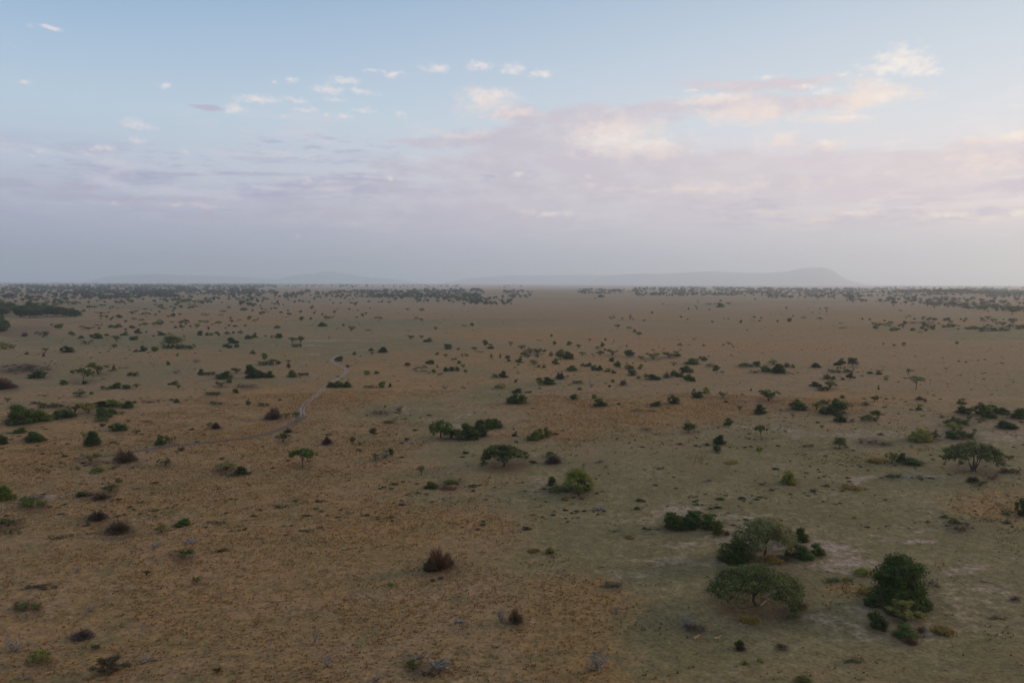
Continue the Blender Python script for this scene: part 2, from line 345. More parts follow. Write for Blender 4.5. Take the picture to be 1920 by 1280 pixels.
# long lavender stratus streaks low in the sky
n1 = noise(P, 9.0, 9.0, 0.62, 3.1, (1.0, 6.5, 1)).outputs['Fac']
band = mathn(nt, 'MULTIPLY', smooth(nt, el, 0.04, 0.09), smooth(nt, el, 0.12, 0.165, 1, 0))
m1 = mathn(nt, 'MULTIPLY', smooth(nt, n1, 0.46, 0.60, 0, 0.9), band)
cur = mixc(nt, m1, cur, mixc(nt, azs, S(170, 173, 199), S(206, 196, 208)))
n1b = noise(P, 10.0, 9.0, 0.65, 9.4, (1.0, 4.0, 1)).outputs['Fac']
m1b = mathn(nt, 'MULTIPLY', smooth(nt, n1b, 0.50, 0.64, 0, 0.75), mathn(nt, 'MULTIPLY', smooth(nt, el, 0.06, 0.11), smooth(nt, el, 0.16, 0.22, 1, 0)))
cur = mixc(nt, m1b, cur, mixc(nt, azs, S(210, 209, 222), S(242, 233, 232)))

# grey-lilac cloud bank
W1 = warp(9.0, 0.045, 1.7)
bank = [(1100, 222, 200, 26, 1.0), (980, 216, 70, 16, 1.0), (1230, 203, 110, 15, 1.0), (1380, 198, 150, 22, 1.0), (1430, 158, 170, 13, 1.0), (1520, 192, 130, 20, .8),
        (900, 262, 110, 18, .95), (800, 268, 80, 10, .9), (1000, 262, 150, 34, 1.0), (880, 318, 150, 26, 1.0), (1080, 320, 260, 60, 1.1), (1350, 325, 330, 46, 1.05), (1700, 312, 250, 30, 1.0),
        (1850, 275, 90, 20, 1.0), (1600, 350, 320, 40, 1.0), (1050, 385, 500, 48, 1.0), (1870, 370, 110, 7, .9), (1290, 160, 40, 5, .8),
        (60, 345, 190, 10, .7), (200, 372, 330, 11, .7), (500, 378, 300, 10, .65), (660, 345, 210, 8, .75), (400, 202, 40, 7, .85), (730, 308, 55, 6, .85), (670, 283, 40, 4, .8),
        (620, 412, 500, 30, .7)]
W1 = warp(14.0, 0.022, 1.7)
nb = noise(P, 16.0, 9.0, 0.66, 5.5, (1, 2.2, 1)).outputs['Fac']
fb = mathn(nt, 'ADD', field(bank, W1), mathn(nt, 'MULTIPLY_ADD', nb, 1.9, -0.95))
mb = smooth(nt, fb, -0.1, 0.55, 0, 0.86)
nbc = noise(P, 22.0, 8.0, 0.6, 8.8, (1, 2.4, 1)).outputs['Fac']
bcol = mixc(nt, azs, S(182, 180, 201), S(226, 213, 216))
bcol = mixc(nt, smooth(nt, nbc, 0.42, 0.68, 0, .6), bcol, mixc(nt, azs, S(206, 207, 220), S(236, 225, 226)))
cur = mixc(nt, mb, cur, bcol)

# fine lavender wisps left of the bank
n2 = noise(P, 34.0, 8.0, 0.62, 12.4, (1.0, 4.2, 1)).outputs['Fac']
f2 = field([(600, 280, 190, 34, 1.0), (330, 300, 200, 26, .8), (140, 300, 120, 20, .6), (760, 350, 120, 22, .8), (950, 330, 120, 30, .7)], P)
m2 = mathn(nt, 'MULTIPLY', smooth(nt, n2, 0.50, 0.66, 0, 0.8), smooth(nt, f2, 0.0, 0.5))
cur = mixc(nt, m2, cur, S(180, 184, 206))
# broad sunlit masses, peach white
W2 = warp(16.0, 0.03, 4.2)
glow = [(1150, 262, 115, 37, 1.10), (1225, 272, 62, 25, 1.10), (1165, 248, 62, 22, 1.10), (915, 186, 57, 22, 1.05), (945, 205, 62, 17, 0.90), (1400, 215, 112, 25, 0.95), (1340, 184, 93, 15, 0.90),
        (1620, 186, 87, 25, 1.05), (1600, 222, 87, 11, 0.90), (1455, 262, 68, 27, 0.70), (1560, 268, 50, 17, 0.70), (1850, 310, 150, 27, 0.70), (870, 250, 75, 12, 0.70),
        (1880, 256, 75, 11, 1.00), (1530, 405, 275, 9, 0.50), (1820, 402, 137, 10, 0.90), (1030, 402, 75, 8, 0.80), (1330, 352, 375, 17, 0.60), (330, 385, 250, 8, 0.40)]
ng = noise(P, 38.0, 10.0, 0.66, 2.2, (1, 1.7, 1)).outputs['Fac']
fg = mathn(nt, 'ADD', field(glow, W2), mathn(nt, 'MULTIPLY_ADD', ng, 3.2, -1.6))
mg = smooth(nt, fg, -0.3, 1.15, 0, 0.85)
cur = mixc(nt, mg, cur, mixc(nt, azs, S(232, 220, 222), S(252, 233, 220)))

# crisp small puffs with lit tops
W3 = warp(45.0, 0.012, 6.6, (1, 1.4, 1))
puffs = [(1688, 112, 45, 25, 1.10), (1672, 126, 59, 15, 1.00), (1712, 124, 43, 20, 1.00), (1742, 136, 35, 10, 0.90), (1764, 138, 10, 7, 0.80), (1655, 155, 29, 10, 0.70),
         (1150, 260, 81, 27, 0.90), (1205, 270, 35, 17, 0.95), (1243, 268, 27, 17, 1.00), (1580, 140, 27, 8, 0.80), (1440, 145, 27, 7, 0.80), (1508, 162, 35, 8, 0.70), (1542, 174, 29, 8, 0.80),
         (895, 182, 29, 17, 0.95), (935, 178, 37, 15, 0.90), (1900, 253, 35, 10, 1.00), (1295, 172, 24, 6, 0.70), (1350, 182, 54, 8, 0.70), (1590, 222, 62, 7, 0.70), (1650, 180, 54, 15, 0.70),
         (818, 130, 40, 11, 0.95), (900, 124, 29, 11, 1.00), (962, 129, 29, 10, 1.00), (1017, 138, 27, 10, 0.95), (735, 139, 40, 7, 0.85), (690, 134, 21, 5, 0.70),
         (645, 151, 29, 8, 1.00), (618, 168, 37, 11, 1.00), (680, 172, 37, 8, 0.85), (628, 186, 29, 7, 0.80), (482, 186, 48, 10, 0.95), (440, 202, 24, 10, 1.00), (555, 187, 35, 6, 0.90),
         (572, 206, 24, 7, 0.95), (535, 217, 18, 6, 0.70), (612, 217, 13, 6, 0.70), (682, 206, 29, 6, 0.85), (646, 217, 16, 6, 0.85), (748, 215, 18, 7, 0.85), (515, 151, 12, 5, 0.85), (547, 149, 14, 7, 0.90),
         (309, 163, 16, 6, 1.00), (88, 53, 24, 6, 1.00), (35, 89, 18, 5, 0.60), (48, 157, 18, 6, 0.75), (255, 233, 40, 11, 0.85), (198, 279, 29, 8, 0.95), (258, 264, 21, 6, 0.90), (80, 283, 18, 6, 0.85),
         (60, 292, 18, 5, 0.60), (165, 293, 13, 5, 0.70), (345, 284, 16, 10, 0.60), (580, 336, 16, 11, 0.70), (735, 333, 10, 5, 1.00), (970, 328, 16, 7, 1.00), (560, 442, 10, 10, 0.50), (1105, 330, 18, 10, 0.60),
         (1545, 265, 29, 10, 0.75), (1475, 255, 35, 10, 0.65), (1028, 400, 21, 6, 0.80), (1610, 398, 40, 6, 0.85), (1780, 403, 40, 7, 0.85), (1905, 400, 18, 7, 0.85)]
npf = noise(P, 95.0, 8.0, 0.6, 7.7, (1, 1.6, 1)).outputs['Fac']
fp = mathn(nt, 'ADD', field(puffs, W3), mathn(nt, 'MULTIPLY_ADD', npf, 2.2, -1.1))
mp = smooth(nt, fp, -0.15, 1.15, 0, 0.85)
nps = noise(P, 60.0, 6.0, 0.6, 1.1, (1, 1.6, 1)).outputs['Fac']
pc = mixc(nt, azs, S(240, 230, 232), S(255, 247, 236))
pc = mixc(nt, smooth(nt, nps, 0.42, 0.7, 0, 0.7), pc, mixc(nt, azs, S(215, 216, 226), S(246, 230, 226)))
cur = mixc(nt, mp, cur, pc)

bgn = N(nt, 'ShaderNodeBackground', i_Strength=1.0); L(cur, bgn.inputs['Color'])
wo = N(nt, 'ShaderNodeOutputWorld'); L(bgn.outputs[0], wo.inputs['Surface'])
w.cycles.sampling_method = 'MANUAL'; w.cycles.sample_map_resolution = 1024

sl = bpy.data.lights.new('sun', 'SUN'); sl.energy = 2.2; sl.angle = math.radians(12); sl.color = (1.0, 0.72, 0.48)
so = bpy.data.objects.new('sun', sl); COL.objects.link(so)
sd = Vector((math.sin(SUN_AZ) * math.cos(SUN_EL), math.cos(SUN_AZ) * math.cos(SUN_EL), math.sin(SUN_EL)))
so.rotation_euler = sd.to_track_quat('Z', 'Y').to_euler(); so.location = (0, 0, 2000)

# ---------------------------------------------------------------- ground sheet
LITTER_SHADE = [c for c in open_catalogue() if c[3] >= 16 and c[0] in 'GgOBTARL' and c[2] > 660] + [('A', 1433, 1040, 90, 1), ('A', 1425, 1128, 120, 1), ('T', 1684, 1135, 90, 1), ('A', 945, 872, 60, 1), ('A', 1825, 880, 50, 1), ('A', 568, 875, 30, 1)]  # brown litter rings, darkened as painted contact shade under the larger plants
def patch_fields(px, py, x, y):
    """weights of the kinds of cover and of the litter shade at ground points; all arrays"""
    wxn = (fbm(x / 60, y / 60, 21) - .5); wyn = (fbm(x / 60, y / 60, 33) - .5)
    dist = np.hypot(x, y)
    amp = 60 * 1507 / np.maximum(dist, 150)
    qx = px + wxn * amp * 1.5
    qy = py + wyn * amp * 0.6 * np.clip((py - 532) / 400, 0.02, 1)
    def E(lst):
        m = np.zeros_like(px)
        for cx, cy, rx, ry, s in lst:
            d = np.sqrt(((qx - cx) / rx) ** 2 + ((qy - cy) / ry) ** 2)
            m = np.maximum(m, s * np.clip(1.5 - d, 0, 1))
        return m
    green = E([(1500, 1000, 640, 180, 1.28), (1150, 960, 300, 120, 1.18), (1350, 1200, 330, 130, 1.18), (1750, 1200, 330, 160, 1.28), (1650, 870, 420, 80, 1.18),
               (1250, 870, 330, 50, 1.08), (690, 918, 170, 22, 1.08), (800, 780, 120, 30, 1.08), (760, 765, 40, 18, 1.28), (300, 640, 260, 14, 1.18), (120, 640, 120, 12, 1.28),
               (600, 655, 230, 22, 0.98), (760, 645, 130, 14, 0.98), (980, 740, 90, 24, 1.08), (700, 610, 200, 12, 0.83), (900, 605, 120, 8, 0.78),
               (240, 700, 200, 25, 0.73), (500, 715, 160, 18, 0.88), (900, 690, 130, 16, 0.88), (1760, 620, 170, 10, 1.9), (1880, 628, 130, 10, 1.9), (1320, 572, 70, 3, 1.9), (1500, 566, 110, 2.5, 1.08),
               (250, 572, 260, 6, 0.98), (700, 562, 320, 6, 0.78), (950, 850, 130, 40, 1.08), (1130, 820, 150, 18, 0.78), (1900, 1050, 120, 120, 0.98), (1000, 1030, 120, 70, 1.08)])
    orange = E([(350, 1080, 520, 260, .8), (620, 920, 260, 60, .8), (700, 990, 160, 60, 1), (1000, 1190, 150, 90, 1), (1050, 1130, 80, 40, .9), (1110, 1260, 90, 50, 1), (560, 840, 220, 60, .8),
                (620, 740, 190, 25, .9), (1230, 780, 190, 28, 1), (1130, 800, 110, 20, .9), (1880, 955, 90, 34, 1.1), (1500, 742, 170, 12, .9), (1700, 752, 260, 10, .8),
                (950, 628, 160, 10, 1), (1080, 633, 140, 9, .9), (860, 715, 110, 10, .8), (380, 600, 160, 8, .8), (500, 590, 120, 5, .6), (650, 690, 60, 5, .6), (1560, 1145, 70, 22, .9), (1640, 860, 60, 14, .5),
                (110, 880, 130, 40, .8), (80, 1000, 160, 50, .6), (1500, 650, 600, 40, .6), (1300, 600, 500, 16, .5), (1250, 690, 500, 22, .55)])
    bare = E([(1500, 1010, 85, 26, 1), (1540, 1050, 45, 36, .9), (1430, 955, 160, 14, .8), (1290, 1035, 110, 20, .8), (1260, 970, 60, 14, .5), (1740, 1085, 50, 28, 1), (1670, 905, 130, 6, .8), (1720, 950, 24, 26, .7), (1660, 985, 40, 6, .9),
              (1800, 820, 220, 22, .6), (1600, 815, 150, 10, .7), (880, 775, 110, 12, .42), (1850, 1190, 160, 60, .5), (1650, 1195, 70, 14, .8), (1480, 1230, 90, 26, .5), (620, 640, 80, 3, .8), (600, 648, 60, 2, .6), (540, 668, 40, 1.6, .7),
              (1000, 700, 60, 6, .5), (1150, 1090, 70, 20, .4), (90, 1075, 120, 26, .5), (560, 1180, 60, 20, .5), (700, 1130, 60, 14, .5), (1000, 905, 40, 12, .5), (1690, 1235, 60, 12, .5),
              (60, 925, 110, 12, .6), (230, 1012, 60, 10, .5), (1570, 800, 30, 4, .8), (1200, 538, 620, 5, 1.5), (1150, 565, 1000, 22, .5), (1500, 660, 700, 50, .3)])
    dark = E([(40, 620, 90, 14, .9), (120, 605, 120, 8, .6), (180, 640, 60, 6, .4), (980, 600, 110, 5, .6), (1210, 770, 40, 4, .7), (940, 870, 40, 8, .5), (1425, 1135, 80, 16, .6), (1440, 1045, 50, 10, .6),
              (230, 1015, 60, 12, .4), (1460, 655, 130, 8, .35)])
    for kk, a_, b_, c_, d_ in LITTER_SHADE:
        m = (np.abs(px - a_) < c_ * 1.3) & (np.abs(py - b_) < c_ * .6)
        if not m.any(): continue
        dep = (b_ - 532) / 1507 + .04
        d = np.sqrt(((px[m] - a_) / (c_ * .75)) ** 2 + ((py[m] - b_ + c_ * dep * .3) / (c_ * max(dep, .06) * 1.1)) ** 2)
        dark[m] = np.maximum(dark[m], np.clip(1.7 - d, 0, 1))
    return green, orange, bare, dark

def build_ground():
    fine = np.radians(np.arange(-46, 46.01, 0.13))
    coarse = np.radians(np.arange(48, 312.1, 3.0))
    ang = np.concatenate([fine, coarse]); na = len(ang)
    rad = np.exp(np.arange(math.log(60), math.log(46000), 0.0115)); nr = len(rad)
    A, Rr = np.meshgrid(ang, rad)
    x = (Rr * np.sin(A)).ravel(); y = (Rr * np.cos(A)).ravel()
    z = gz(x, y)
    px, py = to_px(x, y)
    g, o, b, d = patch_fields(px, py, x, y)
    n1 = fbm(x / 260, y / 260, 51); n2 = fbm(x / 260 + 40, y / 260, 61)
    behind = (y < 20)
    g = np.where(behind, 0, g) + np.clip((n1 - .56) * 3, 0, .6)
    o = np.where(behind, 0, o) + np.clip((n2 - .52) * 3, 0, .6)
    b = np.where(behind, 0, b); d = np.where(behind, 0, d)
    V = np.column_stack([x, y, z]); V = np.vstack([V, [[0, 0, 0]]])
    i = np.arange(nr - 1)[:, None] * na; j = np.arange(na)[None, :]; j2 = (j + 1) % na
    q = np.stack([i + j, i + j2, i + na + j2, i + na + j], -1).reshape(-1, 4)
    q = q[:, ::-1]
    jj = np.arange(na); t = np.stack([jj, (jj + 1) % na, np.full(na, nr * na)], -1)
    me = mesh_from('ground', V, [q, t], [M_GROUND], smooth=True)
    ca = me.color_attributes.new('cover', 'FLOAT_COLOR', 'POINT')
    data = np.zeros((len(V), 4), np.float32)
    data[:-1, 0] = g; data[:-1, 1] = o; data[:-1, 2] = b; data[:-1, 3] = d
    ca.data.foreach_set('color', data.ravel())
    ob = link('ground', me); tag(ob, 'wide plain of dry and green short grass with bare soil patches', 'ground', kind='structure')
    return ob

def ground_material():
    m, nt, out = newmat('savanna_ground')
    L = nt.links.new
    at_ = N(nt, 'ShaderNodeAttribute'); at_.attribute_name = 'cover'
    sp = N(nt, 'ShaderNodeSeparateColor'); L(at_.outputs['Color'], sp.inputs[0])
    tc = N(nt, 'ShaderNodeTexCoord'); O = tc.outputs['Object']
    def nz(scale, det=5.0, ro=.6):
        n = N(nt, 'ShaderNodeTexNoise', i_Scale=scale, i_Detail=det, i_Roughness=ro); L(O, n.inputs['Vector']); return n.outputs['Fac']
    big, mid, sml, fin = nz(0.006, 6), nz(0.045, 6, .65), nz(0.35, 5, .65), nz(1.1, 4, .7)
    def edge(w_, amp, lo, hi):
        v = mathn(nt, 'ADD', w_, mathn(nt, 'MULTIPLY_ADD', mid, amp, -amp / 2))
        v = mathn(nt, 'ADD', v, mathn(nt, 'MULTIPLY_ADD', sml, amp * .8, -amp * .4))
        return smooth(nt, v, lo, hi)
    base = mixc(nt, smooth(nt, big, .35, .65), GC['base1'], GC['base2'])
    base = mixc(nt, smooth(nt, mid, .35, .68, 0, .6), base, GC['base3'])
    c = mixc(nt, mathn(nt, 'MULTIPLY', edge(sp.outputs[0], 2.2, .05, 1.15), .85), base, mixc(nt, smooth(nt, mid, .4, .62), GC['green1'], GC['green2']))
    oc = mixc(nt, smooth(nt, mid, .38, .64), GC['or1'], GC['or2'])
    c = mixc(nt, mathn(nt, 'MULTIPLY', edge(sp.outputs[1], 2.1, .15, 1.15), .75), c, oc)
    c = mixc(nt, mathn(nt, 'MULTIPLY', edge(sp.outputs[2], 2.6, .3, 1.3), .75), c, GC['bare'])
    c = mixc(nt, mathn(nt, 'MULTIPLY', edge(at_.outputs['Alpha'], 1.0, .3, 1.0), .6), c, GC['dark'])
    # patchy burn / grazing stains and tufts
    st = smooth(nt, nz(0.11, 6, .7), .56, .72, 0, .45)
    c = mixc(nt, st, c, GC['stain'])
    gr = smooth(nt, nz(0.05, 8, .72), .52, .66, 0, .6)
    c = mixc(nt, gr, c, GC['green1'])
    tv = mathn(nt, 'ADD', smooth(nt, sml, .3, .7, .72, 1.2), smooth(nt, fin, .3, .7, -.28, .28))
    c2 = N(nt, 'ShaderNodeHueSaturation'); L(c, c2.inputs['Color']); L(tv, c2.inputs['Value'])
    bs = N(nt, 'ShaderNodeBsdfPrincipled', i_Roughness=.95); bs.inputs['Specular IOR Level'].default_value = 0.1
    L(c2.outputs[0], bs.inputs['Base Color'])
    hsum = mathn(nt, 'ADD', mathn(nt, 'MULTIPLY', sml, .5), mathn(nt, 'MULTIPLY', fin, .35))
    bp = N(nt, 'ShaderNodeBump', i_Strength=.9, i_Distance=1.0); L(hsum, bp.inputs['Height']); L(bp.outputs[0], bs.inputs['Normal'])
    L(bs.outputs[0], out.inputs['Surface'])
    return m

GC = dict(base1=(.240, .142, .070, 1), base2=(.275, .156, .080, 1), base3=(.172, .128, .055, 1),
          green1=(.137, .110, .044, 1), green2=(.200, .147, .070, 1), or1=(.300, .148, .050, 1), or2=(.222, .122, .044, 1),
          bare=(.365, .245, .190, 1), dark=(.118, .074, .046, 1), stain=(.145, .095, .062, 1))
M_GROUND = ground_material()
build_ground()

# ---------------------------------------------------------------- dirt track (two ruts)
M_TRACK = rough_material('track_soil', (.21, .155, .135, 1), (.30, .225, .195, 1), .25, bump=.3)
def strip(points_px, name, widths, offs, zoff):
    pts = np.array([at(a, b) for a, b in points_px])
    # resample smoothly
    seg = np.r_[0, np.cumsum(np.hypot(*np.diff(pts, axis=0).T))]
    tt = np.linspace(0, seg[-1], max(30, int(seg[-1] / 4)))
    X = np.interp(tt, seg, pts[:, 0]); Y = np.interp(tt, seg, pts[:, 1])
    k = np.ones(7) / 7
    X = np.convolve(np.pad(X, 3, 'edge'), k, 'valid'); Y = np.convolve(np.pad(Y, 3, 'edge'), k, 'valid')
    tx, ty = np.gradient(X), np.gradient(Y); ln = np.hypot(tx, ty); nx, ny = -ty / ln, tx / ln
    V, Q = [], []; base = 0
    for wd, of in zip(widths, offs):
        jit = (fbm(tt / 9, tt * 0 + of * 7, 3) - .5) * wd * .9
        a = of + wd / 2 + jit; b = of - wd / 2 + jit * .4
        for s in (a, b):
            xx, yy = X + nx * s, Y + ny * s
            V.append(np.column_stack([xx, yy, gz(xx, yy) + zoff]))
        n = len(tt); i = np.arange(n - 1)
        Q.append(np.stack([base + i, base + i + 1, base + n + i + 1, base + n + i], -1)); base += 2 * n
    me = mesh_from(name, np.vstack(V), [np.vstack(Q)], [M_TRACK])
    return link(name, me)
trk = strip([(705, 651), (662, 659), (640, 663), (625, 670), (622, 678), (637, 686), (648, 690), (651, 695), (645, 702), (628, 713), (612, 722), (598, 738), (580, 750),
             (568, 762), (566, 772), (568, 780)],
            'dirt_track', (1.1, 1.1), (-1.0, 1.0), 0.06)
tag(trk, 'pale far stretch of the dirt track, curving away', 'track', kind='structure')
M_TRACK = rough_material('worn_track_soil', (.060, .052, .052, 1), (.095, .080, .076, 1), .25, bump=.3)
trk = strip([(568, 780), (560, 788), (548, 796), (525, 806), (495, 816), (455, 823), (400, 829), (350, 832), (280, 842), (200, 856), (120, 862)],
            'dirt_track', (1.5, 1.5), (-1.1, 1.1), 0.09)
tag(trk, 'dark worn lower stretch of the dirt track, running left', 'track', kind='structure')
trk2 = strip([(575, 755), (562, 764), (558, 773), (565, 782), (572, 786)], 'dirt_track', (.8, .8), (-1.0, 1.0), 0.05)
tag(trk2, 'short side loop of the dirt track at its bend', 'track', kind='structure')

# ---------------------------------------------------------------- hills on the horizon
M_HILL = rough_material('hazed_hill_scrub', (.15, .175, .19, 1), (.19, .21, .21, 1), .004, bump=0)  # pale bluish scrub colour, with some of the haze painted in
M_HILL2 = rough_material('pale_hazed_hill_scrub', (.24, .27, .28, 1), (.28, .30, .30, 1), .004, bump=0)  # farther hills painted paler still, as if faded by haze
def hill(profile, dist, depth, label):
    """profile: skyline points (px, py) traced; the hill is a real ridge of that height at its distance"""
    prof = np.array(profile, float)
    xs = np.linspace(prof[0, 0], prof[-1, 0], 160)
    ys = np.interp(xs, prof[:, 0], prof[:, 1])
    k = np.hanning(9); k /= k.sum(); ys = np.convolve(np.pad(ys, 4, 'edge'), k, 'valid')
    nrow = 28; V = []
    for j in range(nrow):
        t = j / (nrow - 1) * 2 - 1
        r = dist + t * depth
        for a, b in zip(xs, ys):
            ca, ce = azel(a, b)
            top = CAM_H + dist * math.tan(ce)
            X, Y = r * math.sin(ca), r * math.cos(ca)
            fall = (1 - abs(t) ** 1.3)
            nn = float(fbm(np.array([X / 900]), np.array([Y / 900]), 71, 4)[0])
            V.append((X, Y, max(-6, top * fall * (1 - .35 * (nn) * (1 - fall * .9)) - 5 * (1 - fall))))
    n = len(xs); i = np.arange(nrow - 1)[:, None] * n; j = np.arange(n - 1)[None]
    q = np.stack([i + j, i + j + 1, i + n + j + 1, i + n + j], -1).reshape(-1, 4)
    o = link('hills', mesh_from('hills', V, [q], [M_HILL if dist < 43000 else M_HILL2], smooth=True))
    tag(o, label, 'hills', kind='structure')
hill([(1095, 534), (1135, 516), (1200, 512), (1240, 513), (1300, 509), (1335, 508), (1380, 510), (1420, 511), (1450, 510), (1475, 508), (1495, 503), (1515, 501), (1540, 500), (1555, 503), (1568, 510), (1580, 520), (1605, 529), (1640, 535)],
     41500, 3000, 'long hazy ridge ending in a rounded mountain on the right')
hill([(490, 532), (530, 520), (560, 514), (590, 513), (605, 509), (622, 508), (640, 511), (670, 517), (700, 520), (740, 523), (800, 532)], 44500, 1800, 'faint low hill with a small peak in the haze on the left')
hill([(820, 532), (880, 521), (960, 516), (1040, 516), (1100, 514), (1150, 517), (1200, 520), (1260, 533)], 44000, 1800, 'very faint low rise on the central horizon')
hill([(150, 531), (200, 518), (280, 513), (330, 515), (380, 516), (430, 518), (500, 522), (600, 532)], 44000, 1800, 'very faint long rise on the left horizon')
# ---------------------------------------------------------------- plant shapes
def unit(n, up=0.0, r=rng):
    v = r.normal(size=(n, 3)); v[:, 2] += up
    return v / np.linalg.norm(v, axis=1, keepdims=True)

def quads(C, nrm, size, r, aspect=1.0):
    """one small diamond leaf cluster per centre"""
    n = len(C)
    t = np.cross(nrm, unit(n, 0, r)); t /= np.linalg.norm(t, axis=1, keepdims=True) + 1e-9
    b = np.cross(nrm, t)
    s = (size * r.uniform(.55, 1.35, n))[:, None]
    V = np.stack([C - t * s * aspect, C - b * s, C + t * s * aspect, C + b * s], 1).reshape(-1, 3)
    return V, np.arange(4 * n).reshape(-1, 4)

def clump_leaves(centres, radii, n, size, r, flat=1.0, shell=.55, up=.35, clip=True):
    wts = radii ** 2; wts = wts / wts.sum()
    k = r.choice(len(centres), n, p=wts)
    d = unit(n, up, r)
    rr = radii[k] * (shell + (1 - shell) * r.random(n)) * (1 + .18 * r.normal(size=n))
    C = centres[k] + d * rr[:, None] * np.array([1, 1, flat])
    nn = d + .8 * unit(n, 0, r); nn /= np.linalg.norm(nn, axis=1, keepdims=True)
    if clip: C[:, 2] = np.abs(C[:, 2])
    return quads(C, nn, size, r)

def tube(path, radii, sides=6):
    path = np.asarray(path, float); n = len(path)
    V = []
    for i in range(n):
        t = path[min(i + 1, n - 1)] - path[max(i - 1, 0)]; t /= np.linalg.norm(t) + 1e-9
        a = np.cross(t, [0.3, 0.9, 0.2]); a /= np.linalg.norm(a) + 1e-9
        b = np.cross(t, a)
        th = np.arange(sides) / sides * 2 * math.pi
        V.append(path[i] + radii[i] * (np.cos(th)[:, None] * a + np.sin(th)[:, None] * b))
    V = np.vstack(V)
    i = np.arange(n - 1)[:, None] * sides; j = np.arange(sides)[None]; j2 = (j + 1) % sides
    q = np.stack([i + j, i + j2, i + sides + j2, i + sides + j], -1).reshape(-1, 4)
    return V, q

class MB:
    def __init__(s): s.V, s.Q, s.M, s.n = [], [], [], 0
    def add(s, vq, m=0):
        V, Q = vq
        s.V.append(V); s.Q.append(Q + s.n); s.M.append(np.full(len(Q), m)); s.n += len(V)
    def mesh(s, name, mats, smooth=False):
        return mesh_from(name, np.vstack(s.V), [np.vstack(s.Q)], mats, np.concatenate(s.M), smooth)

def dome_clumps(r, k, lobes, rad=(.13, .24), hollow=.5, tight=False):
    """clump centres inside an uneven dome made of a few lobes; width 1, height 1"""
    C, Rr = [], []
    lb = []
    for i in range(lobes):
        a = r.uniform(0, 2 * math.pi); q = r.uniform(0, .24) if lobes > 1 else 0
        if tight: q = .17 if i else 0
        lb.append((q * math.cos(a), q * math.sin(a), (r.uniform(.8, 1.0) if tight else r.uniform(.55, 1.0)) if i else 1.0, .3 if tight else r.uniform(.24, .34) if lobes > 1 else .40))
    for i in range(k):
        lx, ly, lh, lr = lb[r.integers(lobes)]
        d = unit(1, .5, r)[0]; d[2] = abs(d[2])
        q = r.uniform(hollow, 1) ** .5
        rr = r.uniform(*rad)
        C.append([lx + d[0] * lr * q, ly + d[1] * lr * q, max(.06, d[2] * (lh - rr * .8) * q)])
        Rr.append(rr * (.75 + .5 * r.random()))
    return np.array(C), np.array(Rr)

def norm_box(V, h=1.0):
    V = V.copy()
    lo, hi = np.percentile(V[:, :2], 1.0, axis=0), np.percentile(V[:, :2], 99.0, axis=0)
    V[:, :2] = (V[:, :2] - (lo + hi) / 2) / (hi - lo)
    if h: V[:, 2] = V[:, 2] / np.percentile(V[:, 2], 99.5) * h
    return V

def bush_mesh(seed, n, size, lobes=3, k=26, rad=(.12, .22), shell=.55, name='bush'):
    r = np.random.default_rng(seed)
    C, Rr = dome_clumps(r, k, lobes, rad)
    V, Q = clump_leaves(C, Rr, n, size, r, .85, shell)
    V = norm_box(V); mb = MB(); mb.add((V, Q))
    for i in range(5):
        a = r.uniform(0, 2 * math.pi); e = np.array([.25 * math.cos(a), .25 * math.sin(a), .6])
        mb.add(tube([[0, 0, -.03], e * .5 + r.normal(size=3) * .03, e], [.022, .014, .006], 4), 1)
    return mb.mesh(name, [M_LEAF, M_BARK])

def airy_mesh(seed, n, size, k=34, name='bush'):
    """loose thorny bush: small clumps on arching stems with gaps"""
    r = np.random.default_rng(seed); C = []; mb = MB()
    for i in range(9):
        a = i * 2.4 + r.uniform(-.4, .4); q = r.uniform(.15, .5); h = r.uniform(.6, 1.0) * (1 - q * .7)
        e = np.array([q * math.cos(a), q * math.sin(a), h]); m = e * np.array([.45, .45, .6]) + np.array([0, 0, .1])
        mb.add(tube([[0, 0, -.03], m, e], [.018, .012, .005], 4), 1)
        for t in r.uniform(.3, 1.05, 5):
            C.append((m * (1 - t) + e * t if t > .5 else m) + r.normal(size=3) * .06)
    C = np.array(C); C[:, 2] = np.clip(C[:, 2], .08, 1)
    V, Q = clump_leaves(C, r.uniform(.07, .15, len(C)), n, size, r, .8, .2, .3)
    V = norm_box(V); mb.add((V, Q), 0)
    return mb.mesh(name, [M_LEAF, M_BARK])

